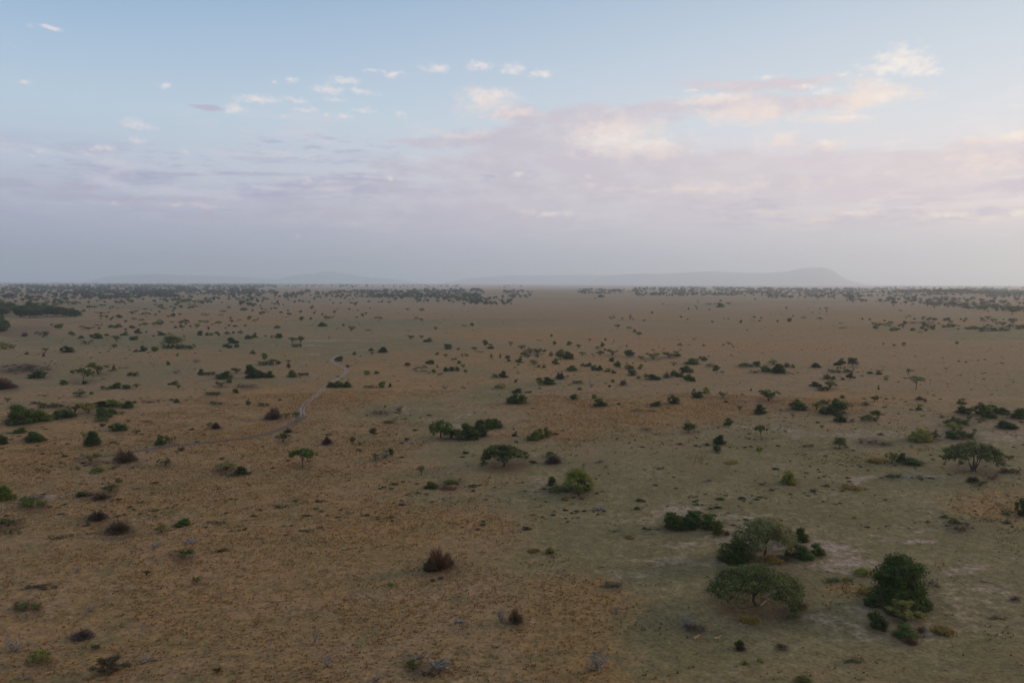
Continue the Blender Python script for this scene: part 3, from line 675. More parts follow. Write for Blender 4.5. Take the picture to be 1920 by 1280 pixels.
def twig_mesh(seed, n, name='bush', spread=.5, mat=None):
    """leafless: a mass of fine forking twigs"""
    r = np.random.default_rng(seed); mb = MB(); mat = mat or M_TWIG
    segs = []
    for i in range(n):
        a = r.uniform(0, 2 * math.pi); q = spread * math.sqrt(r.random()); h = (1 - (q / spread) ** 2 * .75) * r.uniform(.55, 1.03) * (.55 + .8 * float(vnoise(np.array([q * math.cos(a) * 4.5 + seed]), np.array([q * math.sin(a) * 4.5]), seed)[0]))
        e = np.array([q * math.cos(a), q * math.sin(a), h])
        s = e * r.uniform(.25, .75) * np.array([.8, .8, 1]) + r.normal(size=3) * .03
        segs.append((s, e))
    A = np.array([s for s, e in segs]); B = np.array([e for s, e in segs])
    d = B - A; t = np.cross(d, unit(n, 0, r)); t /= np.linalg.norm(t, axis=1, keepdims=True); wd = r.uniform(.005, .013, n)[:, None]
    A[:, 2] = np.abs(A[:, 2])
    V = np.stack([A - t * wd, A + t * wd, B + t * wd * .3, B - t * wd * .3], 1).reshape(-1, 3)
    V = norm_box(V)
    mb.add((V, np.arange(4 * n).reshape(-1, 4)), 0)
    for i in range(8):
        a = r.uniform(0, 2 * math.pi); e = np.array([.3 * math.cos(a), .3 * math.sin(a), .6])
        mb.add(tube([[0, 0, -.03], e * .5 + r.normal(size=3) * .04, e], [.02, .014, .006], 4), 1)
    return mb.mesh(name, [mat, M_BARK])

def hedge_mesh(seed, n, size, k=34, airy=False, blades=False):
    """long low thicket: uneven lobes strung along x, width 1, depth 1, height 1"""
    r = np.random.default_rng(seed); C = []; R_ = []
    nl = r.integers(5, 9); lx = np.linspace(-.40, .40, nl) + r.normal(size=nl) * .03; lh = r.uniform(.45, 1.0, nl); ly = r.normal(size=nl) * .10
    for i in range(k):
        j = r.integers(nl); q = r.random() ** .6
        C.append([lx[j] + r.normal() * .035, ly[j] + r.normal() * .16, lh[j] * q * .8]); R_.append(r.uniform(.06, .11))
    C = np.array(C); R_ = np.array(R_)
    mb = MB()
    if blades:
        j = r.integers(nl, size=n); B = np.column_stack([lx[j] + r.normal(size=n) * .06, ly[j] + r.normal(size=n) * .2, np.zeros(n)])
        T = B + np.column_stack([r.normal(size=n) * .05, r.normal(size=n) * .1, lh[j] * r.uniform(.5, 1, n)])
        d = np.column_stack([r.normal(size=n), r.normal(size=n), np.zeros(n)]) * .012
        V = np.stack([B - d, B + d, T + d * .3, T - d * .3], 1).reshape(-1, 3); Q = np.arange(4 * n).reshape(-1, 4)
    else:
        V, Q = clump_leaves(C, R_, n, size, r, 1.8, .2 if airy else .5)
        V = V * [1, 1, 1]
    V = norm_box(V); mb.add((V, Q), 0)
    for i in range(4):
        j = r.integers(nl); e = np.array([lx[j], ly[j], .5]); mb.add(tube([e * [1, 1, 0], e + r.normal(size=3) * .03], [.008, .004], 4), 1)
    return mb.mesh('bush', [M_LEAF, M_BARK])

def limbs(mb, r, base, fork, tips, w0, w1, sides=6, m=0):
    """trunk to a fork, then arched limbs to the given tips"""
    base, fork = np.array(base, float), np.array(fork, float)
    mid = (base + fork) / 2 + np.array([r.normal() * .01, r.normal() * .01, 0])
    mb.add(tube([base - [0, 0, .03], base + [0, 0, .005], mid, fork], [w0 * 1.5, w0 * 1.15, w0 * .9, w0 * .8], sides + 2), m)
    for t in tips:
        t = np.array(t, float); c = fork + (t - fork) * np.array([.35, .35, .6]) + r.normal(size=3) * .012
        c2 = fork + (t - fork) * np.array([.72, .72, .88])
        mb.add(tube([fork - [0, 0, .01], c, c2, t], [w0 * .6, w0 * .45, w0 * .3, w1], sides), m)
        for k in range(3):
            e = t + r.normal(size=3) * np.array([.07, .07, .02]); mb.add(tube([c2, (c2 + e) / 2 + r.normal(size=3) * .01, e], [w0 * .22, w0 * .16, w1 * .6], 4), m)

def acacia_pair(seed, n, size, H=.5, sag=.32, thick=.07, k=60, ntip=7, fork=.18, w0=.028, lean=.03, layers=1, multi=False, gap=.0):
    """umbrella crown of width 1 at height H, and its forking trunk; returns crown and trunk meshes"""
    r = np.random.default_rng(seed)
    C = []
    # uneven plates of foliage
    while len(C) < k:
        a = r.uniform(0, 2 * math.pi); q = .46 * math.sqrt(r.random())
        x, y = q * math.cos(a), q * math.sin(a)
        edge = .40 + .07 * math.sin(2.3 * a + seed) + .035 * math.sin(5 * a + seed * 2)
        if q > edge: continue
        if gap and float(vnoise(np.array([x * 7 + seed]), np.array([y * 7]), seed)[0]) < gap: continue
        z = H - thick - sag * H * (q / .46) ** 2.2 + r.normal() * .014
        if layers > 1: z -= (r.integers(layers)) * thick * 1.1
        C.append([x, y, z])
    C = np.array(C)
    V, Q = clump_leaves(C, r.uniform(.045, .085, len(C)), n, size, r, thick / .085, .25, .55, clip=False)
    s = 1 / (np.percentile(V[:, 0], 99.3) - np.percentile(V[:, 0], .7))
    V[:, :2] *= s
    cb = MB(); cb.add((V, Q)); tb = MB()
    idx = r.choice(len(C), ntip * 3, replace=False)
    tips = []
    for i in range(ntip):
        a = i / ntip * 2 * math.pi + r.uniform(-.3, .3); q = r.uniform(.16, .34)
        tips.append([q * math.cos(a), q * math.sin(a), H - thick * 1.3 - sag * H * (q / .46) ** 2.2])
    if multi:
        for i, t in enumerate(tips):
            b = np.array([r.normal() * .02, r.normal() * .02, 0])
            limbs(tb, r, b, b + np.array(t) * [.22, .22, .35], [t], w0 * .6, w0 * .18)
    else:
        limbs(tb, r, [0, 0, 0], [lean, lean * .4, fork * H * 2], tips, w0, w0 * .2)
    return cb.mesh('crown', [M_LEAF]), tb.mesh('trunk', [M_BARK], smooth=True)

def round_pair(seed, n, size, H=1.0, k=30, lobes=4, base=.18, w0=.03, rad=(.12, .2), tight=False):
    r = np.random.default_rng(seed)
    C, Rr = dome_clumps(r, k, lobes, rad, tight=tight)
    V, Q = clump_leaves(C, Rr, n, size, r, .85, .55, clip=False)
    V = norm_box(V, 1.0); V[:, 2] = base + V[:, 2] * (1 - base); V[:, 2] *= H
    cb = MB(); cb.add((V, Q)); tb = MB()
    tips = [[.22 * math.cos(a), .22 * math.sin(a), H * .62] for a in np.arange(5) * 1.256 + r.uniform(0, 1)]
    limbs(tb, r, [0, 0, 0], [.02, .01, base * H * .9], tips, w0, w0 * .25)
    return cb.mesh('crown', [M_LEAF]), tb.mesh('trunk', [M_BARK], smooth=True)

def dead_mesh(seed, name, n=9, mat=None, lie=.3):
    """bare broken dead wood"""
    r = np.random.default_rng(seed); mb = MB()
    for i in range(n):
        a = r.uniform(0, 2 * math.pi); q = r.uniform(.1, .5); h = r.uniform(.25, 1.0) * (1 - lie * r.random())
        e = np.array([q * math.cos(a), q * math.sin(a), h]); m = e * .5 + r.normal(size=3) * .06
        mb.add(tube([[0, 0, -.02], m, e], [.05, .032, .014], 5), 0)
        for k in range(5):
            t = r.uniform(.35, 1); s = m * (1 - t) + e * t; f = s + r.normal(size=3) * .13; f[2] = max(f[2], .02)
            mb.add(tube([s, (s + f) / 2 + r.normal(size=3) * .02, f], [.022, .016, .008], 4), 0)
    return mb.mesh(name, [mat or M_DEADWOOD], smooth=True)

# libraries: lo for small-in-picture, hi for large-in-picture
PRO = {}
PRO['Glo'] = [bush_mesh(100 + i, 1100, .045, 2 + i % 3, 18 + 2 * i) for i in range(5)]
PRO['Ghi'] = [bush_mesh(150 + i, 6500, .022, 3 + i % 3, 34 + 3 * i, (.10, .19)) for i in range(4)]
PRO['Olo'] = [airy_mesh(200 + i, 900, .036) for i in range(4)]
PRO['Ohi'] = [airy_mesh(250 + i, 4500, .018) for i in range(3)]
PRO['Llo'] = [bush_mesh(300 + i, 1000, .04, 1 + i, 24, (.1, .18), .3) for i in range(3)]
PRO['Lhi'] = [bush_mesh(350 + i, 8000, .016, 1 + i, 46, (.09, .16), .3) for i in range(2)]
PRO['Blo'] = [twig_mesh(400 + i, 420) for i in range(3)]
PRO['Bhi'] = [twig_mesh(450 + i, 1700) for i in range(3)]
PRO['Hlo'] = [hedge_mesh(800 + i, 1300, .03) for i in range(4)]
PRO['Hhi'] = [hedge_mesh(820 + i, 5000, .016, 60) for i in range(3)]
PRO['HA'] = [hedge_mesh(840 + i, 1300, .022, 50, True) for i in range(4)]
PRO['HY'] = [hedge_mesh(860 + i, 1500, .0, 30, False, True) for i in range(2)]
PRO['D'] = [dead_mesh(500 + i, 'dead_shrub', 8 + 2 * i) for i in range(4)]
PRO['A'] = [acacia_pair(600 + i, 900, .028, H=(.5, .42, .55, .46, .6)[i], sag=(.3, .2, .35, .25, .3)[i], thick=(.07, .05, .09, .06, .08)[i], k=26, ntip=4, w0=.022, gap=.25) for i in range(5)]
PRO['T'] = [round_pair(650 + i, 1100, .04, H=(.9, 1.0, .8, 1.1)[i], base=(.25, .3, .2, .3)[i], k=18) for i in range(4)]
PRO['Thi'] = [round_pair(680 + i, 5000, .02, H=(.9, 1.0, .8)[i], base=(.22, .3, .25)[i], k=30) for i in range(3)]

# ---------------------------------------------------------------- the catalogue: kind, foot of the plant in the photograph, width, height
CAT = open_catalogue()

_CR = dict(G=[(.020, .036, .012), (.026, .042, .013), (.016, .030, .012), (.024, .040, .018)],
            g=[(.036, .054, .016), (.032, .052, .018), (.042, .058, .018)],
            O=[(.058, .066, .034), (.048, .060, .032), (.070, .070, .040), (.042, .052, .026)],
            L=[(.082, .094, .028), (.072, .084, .028)],
            B=[(.070, .046, .038), (.060, .044, .040), (.078, .050, .036)],
            R=[(.085, .042, .028)],
            A=[(.034, .046, .024), (.040, .050, .026), (.030, .042, .024)],
            T=[(.036, .048, .022), (.030, .042, .018), (.046, .052, .026)],
            V=[(.022, .036, .016), (.018, .030, .014)],
            S=[(.036, .030, .024), (.040, .032, .026), (.030, .032, .022)],
            Y=[(.092, .072, .046), (.085, .066, .042)], D=[(1, 1, 1)], W=[(1, 1, 1)])
COLR = {k: [tuple(c * f for c, f in zip(t, (2.0, 1.9, 1.5) if k in 'BR' else (2.75, 2.3, 1.2) if k not in 'DW' else (1, 1, 1))) for t in v] for k, v in _CR.items()}
WORD = dict(G='dark green bush', g='bright green bush', O='olive thorn bush', L='pale yellow-green bush', B='leafless brown bush', R='rust-red bush',
            A='flat-topped acacia', T='round-crowned tree', V='dark woodland tree', S='low dark scrub mat', Y='dry straw-coloured tussock', D='grey dead shrub', W='grey dead scrub')
NAME = dict(G='evergreen_bush', g='green_bush', O='thorn_bush', L='pale_bush', B='leafless_bush', R='rust_bush', A='acacia_tree', T='round_tree', V='woodland_tree', S='scrub_mat', Y='dry_tussock', D='dead_shrub', W='dead_shrub')
CATG = dict(G='bush', g='bush', O='bush', L='bush', B='bush', R='bush', A='tree', T='tree', V='tree', S='shrub', Y='tussock', D='dead shrub', W='dead shrub')

LAND = [(945, 874, 'the umbrella acacia at mid-plain'), (822, 1072, 'the lone reddish bush'), (1425, 1134, 'the pair of big umbrella acacias'), (1684, 1140, 'the big round evergreen tree'),
        (1080, 925, 'the pale green dome bush'), (870, 823, 'the dark thicket at mid-plain'), (568, 875, 'the small flat-crowned tree'), (802, 696, 'the buffalo herd'), (566, 778, 'the bend of the dirt track'),
        (648, 695, 'the far curve of the dirt track'), (1822, 881, 'the multi-stemmed acacia'), (1716, 729, 'the slender lone acacia'), (60, 792, 'the long thicket on the left'), (70, 600, 'the dark riverside wood'),
        (335, 652, 'the hedge-like thicket'), (1178, 603, 'the grey dead scrub patch'), (1562, 776, 'the dense right-hand shrub cluster'), (1803, 824, 'the twin dark thickets'),
        (236, 867, 'the purplish leafless bush'), (430, 888, 'the flattened thicket in dry grass'), (60, 953, 'the flat green bush'), (1291, 809, 'the rust-brown tree'), (1198, 633, 'the short row of acacias'),
        (1760, 615, 'the green flat'), (1300, 990, 'the green bush pair by the acacias'), (480, 706, 'the clustered bushes left of the track'), (1030, 690, 'the scattered mid-plain bushes'),
        (1450, 700, 'the dark bush clump on the brown plain'), (160, 712, 'the dark acacia with a bush behind'), (940, 1165, 'the pale dead stump')]

made = []          # (object, kind, px, py, w, h, group)
def shade(c, r):
    k = r.uniform(.82, 1.2)
    return (c[0] * k * r.uniform(.93, 1.07), c[1] * k, c[2] * k * r.uniform(.9, 1.1), 1)

rr_ = np.random.default_rng(99)
def place(kind, px, py, wp, hp, group=None, label=None, mesh=None, col=None, rot=None, pair=None, kindword=None):
    d0 = at(px, py); dist0 = math.hypot(*d0); dep = math.atan2(CAM_H, dist0)
    slant = math.hypot(dist0, CAM_H)
    W = wp * slant / FPX
    trunked = kind in 'ATV'
    H = hp * slant / FPX
    H = max((H - .38 * W * math.sin(dep)) / math.cos(dep), .30 * H)
    shift = 0 if trunked else .30 * W
    k = (dist0 + shift) / dist0
    x, y = d0[0] * k, d0[1] * k; z = float(gz(x, y))
    rot = rr_.uniform(0, 6.28) if rot is None else rot
    hi = wp >= 17
    c = col or shade(COLR[kind][rr_.integers(len(COLR[kind]))], rr_)
    if col: c = (c[0] * 2.85, c[1] * 2.45, c[2] * 1.4, 1)
    nm = NAME[kind]
    if trunked:
        if pair is None:
            lib = PRO['A'] if kind == 'A' else (PRO['Thi'] if hi else PRO['T'])
            pair = lib[rr_.integers(len(lib))]
        crown, trunk = pair
        e = bpy.data.objects.new(nm, None); COL.objects.link(e); e.empty_display_size = .5
        zt = MZ(crown)
        e.location = (x, y, z); e.rotation_euler = (0, 0, rot); e.scale = (W, W, H / zt)
        a = link('crown', crown, e); a.color = c
        link('trunk', trunk, e)
        o = e
    else:
        if mesh is None:
            key = {'G': 'G', 'g': 'G', 'O': 'O', 'L': 'L', 'B': 'B', 'R': 'B', 'S': 'O', 'Y': 'B'}.get(kind, 'D')
            if hp < wp / 2.2 and key != 'D': lib = PRO['HA'] if kind in 'SB' else (PRO['HY'] if kind in 'YR' else PRO['Hhi' if hi else 'Hlo'])
            else: lib = PRO['D'] if key == 'D' else PRO[key + ('hi' if hi else 'lo')]
            mesh = lib[rr_.integers(len(lib))]
        o = link(nm, mesh)
        o.location = (x, y, z - .02 * H); o.rotation_euler = (0, 0, rot); o.scale = (W, W * rr_.uniform(.8, 1.05) if wp < 2.2 * hp or kind not in 'GgOLS' else W * .55, H)
        if wp >= 2.2 * hp and kind in 'GgOLBS': o.rotation_euler = (0, 0, rr_.normal() * .12)
        o.color = c
    o['category'] = CATG[kind]
    made.append([o, kind, px, py, wp, hp, group, label, kindword])
    return o

_mz = {}
def MZ(me):
    if me.name not in _mz:
        a = np.empty(len(me.vertices) * 3, np.float32); me.vertices.foreach_get('co', a)
        _mz[me.name] = float(np.percentile(a.reshape(-1, 3)[:, 2], 99.5))
    return _mz[me.name]

# large trees and bushes close to the camera, each with a shape of its own
place('A', 1433, 1043, 104, 73, label='greyish-green umbrella acacia, the farther of the two big ones', pair=acacia_pair(1, 12500, .0095, H=.56, sag=.40, thick=.075, k=300, ntip=9, fork=.16, w0=.020, layers=3, gap=.0), col=(.054, .062, .040), rot=.4)
place('A', 1418, 1135, 146, 80, label='broad umbrella acacia with drooping crown, the nearer of the two big ones', pair=acacia_pair(12, 15500, .0082, H=.47, sag=.42, thick=.052, k=330, ntip=9, fork=.12, w0=.018, layers=3, gap=.14), col=(.046, .060, .030), rot=2.1)
place('T', 1684, 1134, 76, 80, label='big round dark evergreen tree with lobed crown above smaller bushes', pair=round_pair(31, 16000, .016, H=1.0, k=70, lobes=5, base=.04, rad=(.11, .17), tight=True), col=(.020, .034, .011), rot=1.0)
place('A', 945, 875, 84, 46, label='umbrella acacia with a thick dark trunk at mid-plain', pair=acacia_pair(5, 9000, .014, H=.5, sag=.42, thick=.075, k=110, ntip=7, fork=.14, w0=.032, layers=2, gap=.12), col=(.036, .046, .022), rot=.2)
place('A', 1825, 882, 78, 50, label='spreading multi-stemmed acacia with thin flat crown on the right', pair=acacia_pair(9, 6500, .014, H=.58, sag=.36, thick=.09, k=130, ntip=8, w0=.022, multi=True, gap=.12, layers=2), col=(.040, .048, .026), rot=.9)
place('A', 568, 876, 45, 36, label='small flat-crowned bright green tree in dry grass', pair=acacia_pair(17, 5000, .018, H=.75, sag=.2, thick=.13, k=60, ntip=6, fork=.16, w0=.022), col=(.036, .060, .016), rot=1.7)
place('A', 1717, 730, 32, 23, label='slender lone acacia with thin flat crown and bare stem', pair=acacia_pair(23, 1800, .02, H=.72, sag=.18, thick=.045, k=40, ntip=5, fork=.22, w0=.018, gap=.25), col=(.045, .058, .028), rot=0)
place('G', 1683, 1152, 42, 26); place('O', 1696, 1172, 46, 36, col=(.075, .075, .035))
place('A', 827, 821, 42, 36, label='olive-green tree at the left end of the dark thicket', pair=acacia_pair(41, 5000, .018, H=.85, sag=.35, thick=.2, k=60, ntip=6, fork=.18, w0=.035, layers=2), col=(.036, .056, .018))
place('L', 1081, 922, 56, 44, label='pale green dome bush, largest on the central green flat', mesh=bush_mesh(77, 12000, .012, 1, 60, (.09, .15), .25), col=(.085, .105, .028))
for kk, a_, b_, c_, d_ in CAT:
    if kk == 'D' and b_ > 950: c_, d_ = c_ * 1.3, d_ * 1.1
    if kk == 'W':       # thin stands of dead stems
        for i in range(max(3, int(c_ / 6))):
            place('D', a_ + rr_.uniform(-.5, .5) * c_, b_ - rr_.random() * d_ * .6, 7, 6 + rr_.random() * 4, group='grey dead stems in thin stands')
    else: place(kk, a_, b_, c_, d_)
# ---------------------------------------------------------------- the riverside wood at the left edge
for i in range(34):
    a = rr_.uniform(-30, 142); edge = 4 * math.sin(a / 17)
    b = 597 - 4 * rr_.random() + (a < 100) * rr_.uniform(-8, 2) - a * .02
    place('V', a, b, rr_.uniform(14, 22), rr_.uniform(13, 18) * (1 if a < 120 else .7), group='dark trees of the riverside wood', label='dense dark tree crowded in the riverside wood at the left edge')
for i in range(12):
    place('V', rr_.uniform(-30, 18), rr_.uniform(604, 628), rr_.uniform(13, 20), rr_.uniform(11, 17), group='dark trees of the riverside wood', label='dense dark tree crowded in the riverside wood at the left edge')

# ---------------------------------------------------------------- belts of small far trees
BELTS = [(480, 765, 548, 559, 170, 'wooded belt left of centre on the horizon plain', 6), (480, 765, 558, 571, 40, None, 6), (690, 905, 546, 559, 210, 'dense tree belt right of the left-centre woodland', 7), (780, 905, 557, 568, 60, None, 7),
         (870, 960, 562, 573, 30, None, 7), (945, 1000, 548, 551, 22, None, 6), (1085, 1200, 545, 552, 60, None, 6), (1190, 1445, 541, 556, 260, None, 6),
         (1440, 1600, 543, 560, 190, None, 6), (1590, 1720, 544, 567, 110, None, 6), (1690, 1925, 546, 552, 130, None, 6), (1660, 1930, 562, 572, 50, None, 7),
         (0, 520, 533.5, 541, 330, None, 7), (0, 480, 541, 552, 260, None, 7), (0, 330, 551, 562, 130, None, 8), (240, 480, 548, 556, 120, None, 7), (130, 480, 558, 572, 60, None, 8),
         (480, 980, 534, 541, 70, None, 6), (0, 130, 565, 576, 22, None, 9), (90, 480, 572, 612, 40, None, 8), (480, 700, 570, 600, 22, None, 6), (1000, 1920, 560, 600, 16, None, 5),
         (1640, 1920, 600, 622, 36, None, 7), (130, 480, 612, 640, 16, None, 8), (1640, 1925, 536, 545, 80, None, 7)]
cand = []
for x0, x1, y0, y1, n, _, wd in BELTS:
    c = 0; n = int(n * 1.7)
    while c < n:
        a = rr_.uniform(x0, x1); b = y0 + (y1 - y0) * rr_.random() ** 1.15
        if fbm(np.array([a / 34]), np.array([b / 2.6]), 88, 3)[0] < .46 and rr_.random() < .8: continue
        cand.append((a, b, wd * rr_.uniform(.6, 1.35))); c += 1
# two slanting belts and the wooded rise on the right
for i in range(120):
    t = rr_.random(); a = 1738 + 190 * t; cand.append((a, 571 + 14 * t + rr_.normal() * 1.8, rr_.uniform(6, 11)))
for i in range(40):
    t = rr_.random(); a = 845 + 150 * t; cand.append((a, 566 - 10 * t + rr_.normal() * 1.3, rr_.uniform(5, 8)))
for i in range(300):
    a = rr_.normal() * 62 + 1800; cand.append((a, 557 - rr_.random() * 7, rr_.uniform(6, 9)))
for i in range(90):
    a = rr_.uniform(1850, 1960); cand.append((a, 560 - rr_.random() * 8, rr_.uniform(6, 9)))
n_tree = sum(1 for m in made if m[1] in 'ATV')
cand.sort(key=lambda c: -c[2] * (1 + (c[1] - 535) * .01))
n_ind = max(0, 298 - n_tree)
def zone(a, b):
    if a > 1640 and b > 598: return 'small trees on the far green flat', 'small flat-topped tree on or beside the far green flat'
    if b > 572: return 'small trees scattered on the far plain', 'small scattered flat-topped tree on the far open plain'
    if a < 480: return 'far trees of the left woodland', 'tiny flat-topped tree of the thin far woodland on the left'
    if a < 1000: return 'far trees of the left-centre belt', 'tiny flat-topped tree in the far tree belt left of centre'
    if a < 1640: return 'far trees of the right-centre belt', 'tiny flat-topped tree in the far tree belt right of centre'
    return 'far trees by the wooded rise', 'tiny flat-topped tree near the wooded rise on the right'
for a, b, wd in cand[:n_ind]:
    g_, l_ = zone(a, b)
    k_ = 'A' if rr_.random() < .6 else 'T'
    place(k_, a, b, wd, wd * rr_.uniform(.55, .8), group=g_, label=l_)
# the rest, too small and too many to tell apart, in one mesh
def merged(name, items, libs, cols_n):
    Vs, Qs, Ms = [], [], []; n = 0
    for x, y, z, W, H, rot, lib, mi in items:
        V, Q = lib
        c, s = math.cos(rot), math.sin(rot)
        P_ = np.empty_like(V); P_[:, 0] = (V[:, 0] * c - V[:, 1] * s) * W + x; P_[:, 1] = (V[:, 0] * s + V[:, 1] * c) * W + y; P_[:, 2] = V[:, 2] * H + z
        Vs.append(P_); Qs.append(Q + n); Ms.append(np.full(len(Q), mi)); n += len(V)
    return mesh_from(name, np.vstack(Vs), [np.vstack(Qs)], cols_n, np.concatenate(Ms))
def tiny(seed, n, size, top):
    r = np.random.default_rng(seed)
    d = unit(n, .3, r); C = d * r.uniform(.15, .42, n)[:, None] * np.array([1, 1, .6])
    C[:, 2] = top + C[:, 2] if top else np.abs(C[:, 2]) * 1.8
    return quads(C, unit(n, .5, r), size, r)
tl = [tiny(s, 60, .12, .62) for s in range(5)]
for k in range(5):  # give the far trees stems
    tv, tq = tube([[0, 0, 0], [0, 0, .6]], [.05, .03], 4); V0, Q0 = tl[k]; tl[k] = (np.vstack([V0, tv]), np.vstack([Q0, tq + len(V0)]))
M_FAR = rough_material('far_foliage', (.038, .046, .024, 1), (.07, .075, .038, 1), .08, bump=0)
items = []
for a, b, wd in cand[n_ind:]:
    x, y = at(a, b); d = math.hypot(x, y); W = min(wd * d / FPX, 42); x += rr_.normal() * 5
    items.append((x, y, float(gz(x, y)), W, W * rr_.uniform(.6, .95), rr_.uniform(0, 6), tl[rr_.integers(5)], 0))
o = link('distant_woodland', merged('distant_woodland', items, None, [M_FAR]))
tag(o, 'far-off thin woodland dotting the plain towards the horizon', 'woodland', kind='stuff')

# ---------------------------------------------------------------- small scrub over the plain (uncountable)
def scrub_mat(name, c1, c2):
    m, nt, out = newmat(name)
    ge = N(nt, 'ShaderNodeNewGeometry')
    col = mixc(nt, ge.outputs['Random Per Island'], c1, c2)
    bs = N(nt, 'ShaderNodeBsdfPrincipled', i_Roughness=.9); bs.inputs['Specular IOR Level'].default_value = .1
    nt.links.new(col, bs.inputs['Base Color'])
    tr = N(nt, 'ShaderNodeBsdfTranslucent'); nt.links.new(col, tr.inputs['Color']); mx = N(nt, 'ShaderNodeMixShader'); mx.inputs[0].default_value = .4
    nt.links.new(bs.outputs[0], mx.inputs[1]); nt.links.new(tr.outputs[0], mx.inputs[2]); nt.links.new(mx.outputs[0], out.inputs['Surface'])
    return m
MS = [scrub_mat('scrub_dark', (.045, .042, .026, 1), (.12, .10, .06, 1)), scrub_mat('scrub_brown', (.09, .058, .042, 1), (.17, .11, .075, 1)),
      scrub_mat('scrub_green', (.06, .075, .028, 1), (.13, .14, .05, 1)), scrub_mat('scrub_straw', (.24, .15, .075, 1), (.42, .27, .15, 1))]
sl_ = [tiny(20 + s, 46, .13, 0) for s in range(6)]
items = []
n = 0
while n < 3600:
    a = rr_.uniform(-40, 1960); b = 575 + 420 * rr_.random() ** 1.9
    dens = fbm(np.array([a / 150]), np.array([b / 26.0]), 44, 4)[0]
    if dens < .53 and rr_.random() < .88: continue
    if 585 < b < 645 and a > 850 and rr_.random() < .75: continue
    n += 1
    x, y = at(a, b); d = math.hypot(x, y)
    W = rr_.lognormal(.25, .5) * (0.8 + d / 1500); W = min(W, 4.2)
    mi = rr_.choice(4, p=[.40, .30, .2, .1])
    items.append((x, y, float(gz(x, y)) - .02, W, W * rr_.uniform(.25, .6), rr_.uniform(0, 6), sl_[rr_.integers(6)], mi))
o = link('low_scrub', merged('low_scrub', items, None, MS))
tag(o, 'low scattered scrub and seedlings speckling the plain', 'scrub', kind='stuff')

# ---------------------------------------------------------------- dry grass tussocks on the near plain
ng = 150000
ang = np.radians(rng.uniform(-36, 36, ng)); rad = np.sqrt(rng.uniform(120 ** 2, 560 ** 2, ng))
x = rad * np.sin(ang); y = rad * np.cos(ang)
px, py = to_px(x, y)
g_, o_, b_, d_ = patch_fields(px, py, x, y)
cl = fbm(x / 5, y / 5, 91, 3); cl2 = fbm(x / 28, y / 28, 93, 3)
keep = (np.clip(o_, 0, 1) * 1.1 - g_ * .35 - b_ * .6 + (cl - .5) * 2.0 + (cl2 - .5) * 1.8 + .02) > rng.random(ng) * 1.0
keep |= (rng.random(ng) < .012)
x, y, rad = x[keep], y[keep], rad[keep]; o_, g_ = o_[keep], g_[keep]
n = len(x); z = gz(x, y)
nb_ = 5
Vs = []; 
h = rng.uniform(.18, .5, n) * (1 + .5 * (cl[keep] - .4)); wv = rng.uniform(.10, .22, n)
for k in range(nb_):
    a = rng.uniform(0, 6.28, n); lx, ly = np.cos(a), np.sin(a); sp_ = rng.uniform(.1, .45, n)
    bx, by = x + lx * .06, y + ly * .06
    tx, ty, tz = x + lx * sp_, y + ly * sp_, z + h * rng.uniform(.6, 1, n)
    Vs.append(np.stack([np.stack([bx - ly * wv, by + lx * wv, z - .02], -1), np.stack([bx + ly * wv, by - lx * wv, z - .02], -1), np.stack([tx, ty, tz], -1)], 1))
V = np.stack(Vs, 1).reshape(-1, 3)
tri = np.arange(len(V)).reshape(-1, 3)
mi = np.where((rng.random(n) < np.clip(g_ - o_ * .8, 0, .8))[:, None], 1, 0) * np.ones((1, nb_), int)
MG = [scrub_mat('dry_blades', (.21, .112, .040, 1), (.42, .215, .078, 1)), scrub_mat('green_blades', (.115, .092, .036, 1), (.20, .145, .062, 1))]
o = link('dry_grass', mesh_from('dry_grass', V, [tri], MG, mi.ravel()))
tag(o, 'tufted dry ochre grass covering the near plain', 'grass', kind='stuff')
print('tussocks', n, 'scrub', len(items), 'trees', n_tree, n_ind, 'placed', len(made))

# ---------------------------------------------------------------- animals
def skinned(name, verts, edges, radii, mats, sub=1):
    me = bpy.data.meshes.new(name); me.from_pydata(verts, edges, []); ob = bpy.data.objects.new(name, me); COL.objects.link(ob)
    sk = ob.modifiers.new('skin', 'SKIN'); sk.use_smooth_shade = True
    for i, r in enumerate(radii):
        v = me.skin_vertices[0].data[i]; v.radius = r if isinstance(r, tuple) else (r, r); v.use_root = (i == 0)
    ss = ob.modifiers.new('sub', 'SUBSURF'); ss.levels = ss.render_levels = sub
    dg = bpy.context.evaluated_depsgraph_get(); ev = ob.evaluated_get(dg)
    out = bpy.data.meshes.new_from_object(ev); out.name = name
    bpy.data.objects.remove(ob); out.materials.clear()
    for m in mats: out.materials.append(m)
    return out

